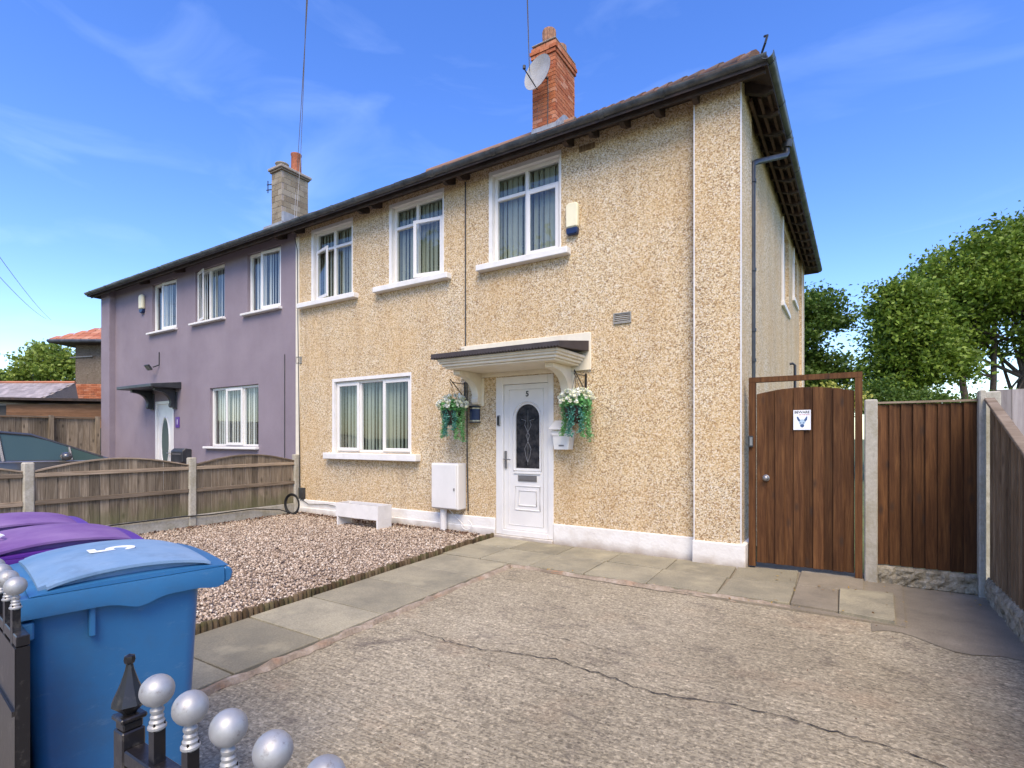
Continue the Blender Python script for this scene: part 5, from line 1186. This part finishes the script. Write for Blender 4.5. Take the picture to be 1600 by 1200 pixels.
# tall fence along the far side of the next-door drive
Ff = tag(thing('tall_boundary_fence', (-16.5, -3, 0), 'tall weathered board fence behind the dark car', 'fence'))
for i in range(60):
    y = -.12-i*.12; MB().box(-16.52-(i % 2)*.008, -16.50-(i % 2)*.008, y-.118, y, 0, 1.84).build('board', 'weathered_board', Ff)
for a, bb in ((-.1, -2.2), (-2.2, -4.3), (-4.3, -7.3)): MB().box(-16.50, -16.45, bb+.01, a, 1.845, 1.875).build('capping_rail', 'weathered_rail', Ff); MB().box(-16.492, -16.46, bb, a-.01, .95, 1.01).build('rail', 'weathered_rail', Ff)
for yy in (-.15, -1.1, -3.0, -4.9): MB().box(-16.49, -16.42, yy-.09, yy, -.1, 1.9).build('post', 'weathered_board', Ff)
def frame32(px, d, z=0):
    u = (px-800)/F_PX; th = R(32.3); s_, c_ = math.sin(th), math.cos(th)
    return Vector((d*(-s_+u*c_), d*(c_+u*s_)-6.08, z))
YAW = R(32.3)
def rot_thing(name, px, d, label, cat):
    p = frame32(px, d); t = thing(name, (p.x, p.y, -.1), label, cat); return t, p
class RB(MB):
    pass
def build_rot(b, name, mt, par, p, **kw):
    M = T(p.x, p.y, 0) @ Matrix.Rotation(YAW, 4, 'Z'); b.v = [tuple(M @ Vector(q)) for q in b.v]; return b.build(name, mt, par, **kw)
# house beyond (orange hipped roof, dark pebbledash over brick)
bh, p = rot_thing('hip_roofed_house', 118, 22.5, 'dark pebbledashed house with orange tiled hip roof glimpsed behind the mauve house', 'house')
b = MB(); b.box(0, 9, 0, 8, 3.62, 5.35); build_rot(b, 'upper_wall', 'dark_pebbledash', bh, p)
b = MB(); b.box(-.04, 9, -.04, 8, -.1, 3.25); build_rot(b, 'lower_wall', 'mortar', bh, p)
bm = MB().box(-.105, .105, 0, .05, 0, .065).mesh('brick', 'red_brick')
Mb = Matrix.Rotation(YAW, 4, 'Z')
for r_ in range(14):
    for c_ in range(12):
        q = Mb @ Vector((.07+c_*.22+(.11 if r_ % 2 else 0), -.075+random.uniform(-.003, .003), 2.58+r_*.075)) + p; inst('brick', bm, bh, q, (0, 0, YAW))
b = MB(); b.box(-.02, 9, -.0382, .05, 3.252, 3.618); build_rot(b, 'brick_band', 'red_brick', bh, p)
b = MB(); Rf = 5.42; hp = 4.5
b.add([(-.7, -.5, Rf), (9.7, -.5, Rf), (9.7, 8.5, Rf), (-.7, 8.5, Rf), (3.8, 4, Rf+2.6), (6, 4, Rf+2.6), (-.7, -.5, Rf-.12), (9.7, -.5, Rf-.12), (9.7, 8.5, Rf-.12), (-.7, 8.5, Rf-.12)], [(0, 1, 5, 4), (1, 2, 5), (2, 3, 4, 5), (3, 0, 4), (0, 6, 7, 1), (1, 7, 8, 2), (2, 8, 9, 3), (3, 9, 6, 0), (6, 9, 8, 7)])
rf = build_rot(b, 'roof', 'soffit_timber', bh, p)
b = MB()
for r_ in range(15):  # tile courses on the visible slope
    v0, v1 = r_/15, (r_+1)/15+.012; x0 = -.7+4.5*v0; x1 = 9.7-3.7*v0; y0 = -.5+4.5*v0; y1 = -.5+4.5*v1; z0 = Rf+2.6*v0+.05; z1 = Rf+2.6*v1+.02
    x = x0
    while x < min(x1, x0+6): b.add([(x+.01, y0, z0), (x+.32, y0, z0), (x+.32, y1, z1), (x+.01, y1, z1), (x+.01, y0, z0-.04), (x+.32, y0, z0-.04)], [(0, 1, 2, 3), (0, 4, 5, 1)]); x += .33
tag(build_rot(b, 'roof_tiles', 'orange_tile', rf, p), kind='stuff')
b = MB(); b.tube([(-.7, -.55, Rf-.05), (9, -.55, Rf-.05)], .07, 6); build_rot(b, 'gutter', 'gutter_plastic', bh, p)
b = MB(); b.tube([(-.2, -.03, 4.75), (.75, -.05, 4.8)], .03, 5); build_rot(b, 'overflow_pipe', 'vent_grey', bh, p)
# long low building with slate roof
lb, p = rot_thing('slate_roofed_outbuilding', -60, 19.5, 'long low outbuilding with pale slate roof behind the tall fence', 'outbuilding')
b = MB(); b.box(0, 2.85, 0, 1.6, -.1, 2.66); build_rot(b, 'wall', 'mortar', lb, p)
b = MB(); b.add([(-.1, -.2, 2.68), (2.95, -.2, 2.68), (2.95, 1.5, 3.5), (-.1, 1.5, 3.5), (-.1, 1.7, 2.68), (2.95, 1.7, 2.68)], [(0, 1, 2, 3), (3, 2, 5, 4), (1, 5, 2), (0, 3, 4), (0, 4, 5, 1)]); rf = build_rot(b, 'roof', 'mortar', lb, p)
b = MB()
for r_ in range(9):
    for c_ in range(19):
        x = -.1+c_*.205+(.1 if r_ % 2 else 0); y0 = -.22+r_*.19; z0 = 2.70+r_*.0917
        if x < 2.8: b.add([(x, y0, z0), (x+.198, y0, z0), (x+.198, y0+.2, z0+.0917), (x, y0+.2, z0+.0917), (x, y0, z0-.012), (x+.198, y0, z0-.012)], [(0, 1, 2, 3), (0, 4, 5, 1)])
tag(build_rot(b, 'roof_slates', 'slate_tile', rf, p), kind='stuff')
b = MB(); b.tube([(-.1, 1.5, 3.54), (2.95, 1.5, 3.54)], .06, 6); build_rot(b, 'ridge_tiles', 'orange_tile', rf, p)
# timber shed / canopy of horizontal boards
shd, p = rot_thing('timber_shed', -60, 17.2, 'flat roofed brown timber shed just above the tall fence', 'shed')
for i in range(6):
    b = MB(); b.box(1.45 if i > 2 else 0, 5.4, -.004*(i % 2), .02-.004*(i % 2), 1.66+i*.13, 1.787+i*.13); build_rot(b, 'board', 'shed_board', shd, p)
b = MB(); b.box(0, 5.4, .03, 1.8, -.1, 2.4); build_rot(b, 'shell', 'dark_room', shd, p)
b = MB(); b.add([(-.2, -.25, 2.60), (5.6, -.25, 2.50), (5.6, 2.2, 2.52), (-.2, 2.2, 2.62), (-.2, -.25, 2.68), (5.6, -.25, 2.58), (5.6, 2.2, 2.60), (-.2, 2.2, 2.70)], [(0,3,2,1),(4,5,6,7),(0,1,5,4),(1,2,6,5),(2,3,7,6),(3,0,4,7)]); build_rot(b, 'roof', 'soffit_timber', shd, p)
# distant house with red chimney
dh, p = rot_thing('distant_brick_house', -20, 40, 'distant brick house of which only the red chimney shows at the left', 'house')
b = MB(); b.box(-4, 4, 0, 7, -.1, 3.9); build_rot(b, 'wall', 'mortar', dh, p)
b = MB(); b.prism([(-.4, 3.8), (7.4, 3.8), (3.5, 5.1)], 0, -4.3, 4.3); build_rot(b, 'roof', 'clay_tile', dh, p)
b = MB(); b.box(1.55, 2.35, 3.2, 4.0, 4.6, 5.95); b.box(1.5, 2.4, 3.15, 4.05, 5.955, 6.05); cc = build_rot(b, 'chimney', 'red_brick', dh, p)
b = MB(); b.lathe([(.15, 6.05), (.12, 6.4), (.1, 6.4)], (1.95, 3.6, 0), 8); build_rot(b, 'chimney_pot', 'terracotta', cc, p)

# ------------------------------------------------------------------ trees
def tree(name, label, base, blobs, nleaf, size, mt, trunks, seed=1, clump=.45, per=60, cat='tree', group=None):
    t = thing(name, base, label, cat, group); r = np.random.RandomState(seed); off = np.array(base)
    vol = np.array([b_[3]*b_[4]*b_[5] for b_ in blobs])**.75; vol = vol/vol.sum(); nc = nleaf//per; P = []; cents = []
    for bi, b_ in enumerate(blobs):
        m_ = max(1, int(nc*vol[bi])); d = r.normal(0, 1, (m_, 3)); d /= np.linalg.norm(d, axis=1)[:, None]
        rad = r.uniform(.2, 1.0, m_)**.5*r.choice([1, 1, 1, 1.16], m_); c = np.array(b_[:3])+d*rad[:, None]*np.array(b_[3:6]); cents.append(c)
    cents = np.concatenate(cents)
    for c in cents:
        k_ = int(per*r.uniform(.5, 1.5)); cl = clump*r.uniform(.6, 1.3)
        P.append(c+r.normal(0, 1, (k_, 3))*np.array([cl, cl, cl*.55]))
    P = np.concatenate(P); leafmesh('crown', P, size, mt, t, flat=1.0, seed=seed, off=off)
    b = MB(); rnd = random.Random(seed)
    for (x0, y0, r0, x1, y1, z1) in trunks:
        pts = []; n = 7
        for i in range(n+1):
            u = i/n; pts.append((x0+(x1-x0)*u+rnd.uniform(-.08, .08)*(u > 0), y0+(y1-y0)*u+rnd.uniform(-.08, .08)*(u > 0), base[2]-.1+(z1-base[2])*u))
        b.tube(pts, [r0*(1-.75*i/n) for i in range(n+1)], 8)
        for k_ in range(9):
            u = rnd.uniform(.25, .95); i = int(u*n); q = Vector(pts[i]); tgt = Vector(cents[r.randint(len(cents))])
            if (tgt-q).length > 4.5: tgt = q+(tgt-q).normalized()*4.5
            mid = (q+tgt)/2+Vector((rnd.uniform(-.3, .3), rnd.uniform(-.3, .3), rnd.uniform(0, .4)))
            b.tube([q, mid, tgt], [r0*.32, r0*.18, r0*.05], 6)
    b.build('trunk', 'bark', t, smooth=60); return t
def W(px, d, z): p = frame32(px, d); return (p.x, p.y, z)
# z for a pixel row at depth d
def ZR(py, d): return 1.35-(py-684)/F_PX*d
def blob(px, py, d, rx, rz, ry=None):
    p = frame32(px, d); return (p.x, p.y, ZR(py, d), rx, ry or rx, rz)
d = 21
bs = W(1560, d, -.1); ta = W(1515, d, 0); tb = W(1545, d, 0); tc_ = W(1585, d, 0)
tree('sycamore_tree', 'largest sycamore with broad dense crown above the right fence', bs,
     [blob(1560, 430, d, 2.3, 1.9), blob(1480, 480, d, 1.7, 1.4), blob(1640, 420, d+1, 2.6, 2.4), blob(1590, 500, d, 2.4, 1.6), blob(1450, 520, d-.5, 1.2, 1.0), blob(1475, 548, d, 1.1, .7), blob(1700, 520, d+1, 2.2, 2.2), blob(1600, 385, d, 1.4, 1.0), blob(1455, 470, d, 1.3, 1.1), blob(1500, 430, d, 1.5, 1.2), blob(1420, 520, d, 1.2, 1.1)],
     74000, .085, 'leaf_sycamore', [(ta[0], ta[1], .17, *W(1500, d, ZR(400, d))), (tb[0], tb[1], .15, *W(1555, d, ZR(380, d))), (tc_[0], tc_[1], .24, *W(1610, d, ZR(380, d)))], 3, .30)
d = 18
bs = W(1400, d, -.1)
tree('young_sycamore_tree', 'smaller leafy tree left of the largest one, above the brown fence panel', bs,
     [blob(1400, 480, d, .75, .75), blob(1420, 530, d, 1.1, .9), blob(1385, 560, d, .65, .6), blob(1445, 580, d, 1.2, .6), blob(1425, 480, d, .8, .8), blob(1395, 600, d, .8, .4)],
     23000, .075, 'leaf_sycamore', [(bs[0], bs[1], .1, *W(1405, d, ZR(470, d)))], 5, .27)
d = 26
bs = W(1275, d, -.1)
tree('dark_leaved_tree', 'dark tree with rounded leaf clumps directly behind the house corner', bs,
     [blob(1265, 478, d, 1.6, .6), blob(1300, 500, d, .8, .45), blob(1280, 570, d, 1.4, .7), blob(1225, 520, d, 1.8, 1.3), blob(1320, 590, d, 1.2, .5), blob(1250, 600, d, 1.6, .7)],
     22000, .095, 'leaf_dark', [(bs[0], bs[1], .2, *W(1255, d, ZR(480, d)))], 8, .34)
d = 14
bs = W(1290, d, -.1)
tree('yellow_green_shrub', 'bright yellow-green shrub glimpsed over the side gate', bs, [blob(1288, 618, d, .38, .32), blob(1330, 628, d, .4, .25)], 1600, .05, 'leaf_yellow', [(bs[0], bs[1], .03, bs[0], bs[1], 2)], 4, .12, 30, 'shrub')
d = 17
bs = W(1470, d, -.1)
tree('garden_hedge', 'dark green overgrown hedge along the top of the brown fence panel', bs, [blob(1380, 622, d, 1.0, .5), blob(1440, 632, d, 1.0, .45), blob(1500, 640, d, 1.0, .4), blob(1570, 642, d, 1.2, .4), blob(1640, 636, d, 1.2, .5)], 14000, .06, 'leaf_dark', [(bs[0], bs[1], .06, bs[0], bs[1], 2)], 14, .22, 50, 'hedge')
d = 30
bs = W(70, d, -.1)
tree('maple_tree', 'light green airy tree beyond the slate roofed outbuilding at the left', bs, [blob(85, 570, d, 1.3, .9), blob(50, 575, d, .9, .8), blob(60, 545, d, .6, .35), blob(30, 590, d, .5, .5), blob(110, 580, d, .9, 1.1), blob(90, 550, d, .6, .4)], 6500, .11, 'leaf_light', [(bs[0], bs[1], .12, *W(75, d, ZR(555, d)))], 6, .26, 26)
d = 34
bs = W(5, d, -.1)
tree('dark_conifer_tree', 'small dark evergreen beside the distant red chimney at the left edge', bs, [blob(8, 592, d, .55, .5), blob(-10, 596, d, .8, .6)], 2500, .1, 'leaf_dark', [(bs[0], bs[1], .12, bs[0], bs[1], 4)], 6, .18, 30)
# across the street (seen only as reflections in the windows)
for i, (x, y, h) in enumerate(((-13.5, -19.5, 12.5), (-20, -21, 14), (4, -20, 10))):
    tree('street_tree', ['tall leafy street tree opposite the mauve house, behind the camera', 'tallest street tree across the road to the far left, behind the camera', 'street tree across the road to the right, behind the camera'][i], (x, y, -.1),
         [(x, y, h*.62, 2.6, 2.6, h*.24), (x+1.2, y, h*.8, 1.7, 1.7, h*.15), (x-1.3, y+.4, h*.5, 1.9, 1.9, h*.14)], 6000, .22, 'leaf_sycamore', [(x, y, .25, x, y, h*.85)], 30+i, .6, 30)
op = tag(thing('opposite_house', (-19, -26, 0), 'pale rendered house across the road behind the camera', 'house'))
MB().box(-27, -11, -32, -25, -.1, 5.2).build('wall', 'off_white_render', op)
MB().prism([(-32.5, 5.2), (-24.5, 5.2), (-28.5, 8)], 0, -27.4, -10.6).build('roof', 'clay_tile', op)
for x in (-25.5, -22.5, -19.5, -16.5, -13.5):
    for z in (1.0, 3.6):
        b = MB(); ring(b, x, x+1.3, z, z+1.2, .07, -24.998, -24.95); wo = b.build('window', 'white_plastic', op); MB().box(x+.07, x+1.23, -24.998, -24.985, z+.07, z+1.13).build('pane', 'car_glass', wo)

# overhead wires
def wire(pts, r, label):
    P = []; 
    for (a, c_) in zip(pts, pts[1:]):
        a, c_ = Vector(a), Vector(c_)
        for i in range(12): u = i/12; q = a.lerp(c_, u); q.z -= (c_-a).length*.012*4*u*(1-u)*.5; P.append(q)
    P.append(Vector(pts[-1])); return tag(MB().tube(P, r, 5).build('overhead_wire', 'vent_grey'), label, 'wire', 'overhead telephone wires')
def PT_(px, py, d): p = frame32(px, d); return (p.x, p.y, ZR(py, d))
wire([PT_(484, -60, 5.2), PT_(462, 300, 13.0), (-8.52, -.05, 5.0)], .005, 'left of the two close wires dropping past the stone chimney to the eaves')
wire([PT_(481, -60, 5.0), PT_(470, 240, 12.0), (-8.46, -.06, 5.02)], .005, 'right of the two close wires dropping past the stone chimney to the eaves')
wire([PT_(822, -70, 5.6), (-5.40, 3.12, 8.72)], .009, 'single wire running down to the red brick chimney')
wire([PT_(-30, 360, 9), PT_(80, 500, 26)], .006, 'upper of the two thin wires crossing the sky at the far left')
wire([PT_(-30, 400, 9), PT_(72, 498, 26)], .006, 'lower of the two thin wires crossing the sky at the far left')

# render engine
S.render.engine = 'CYCLES'
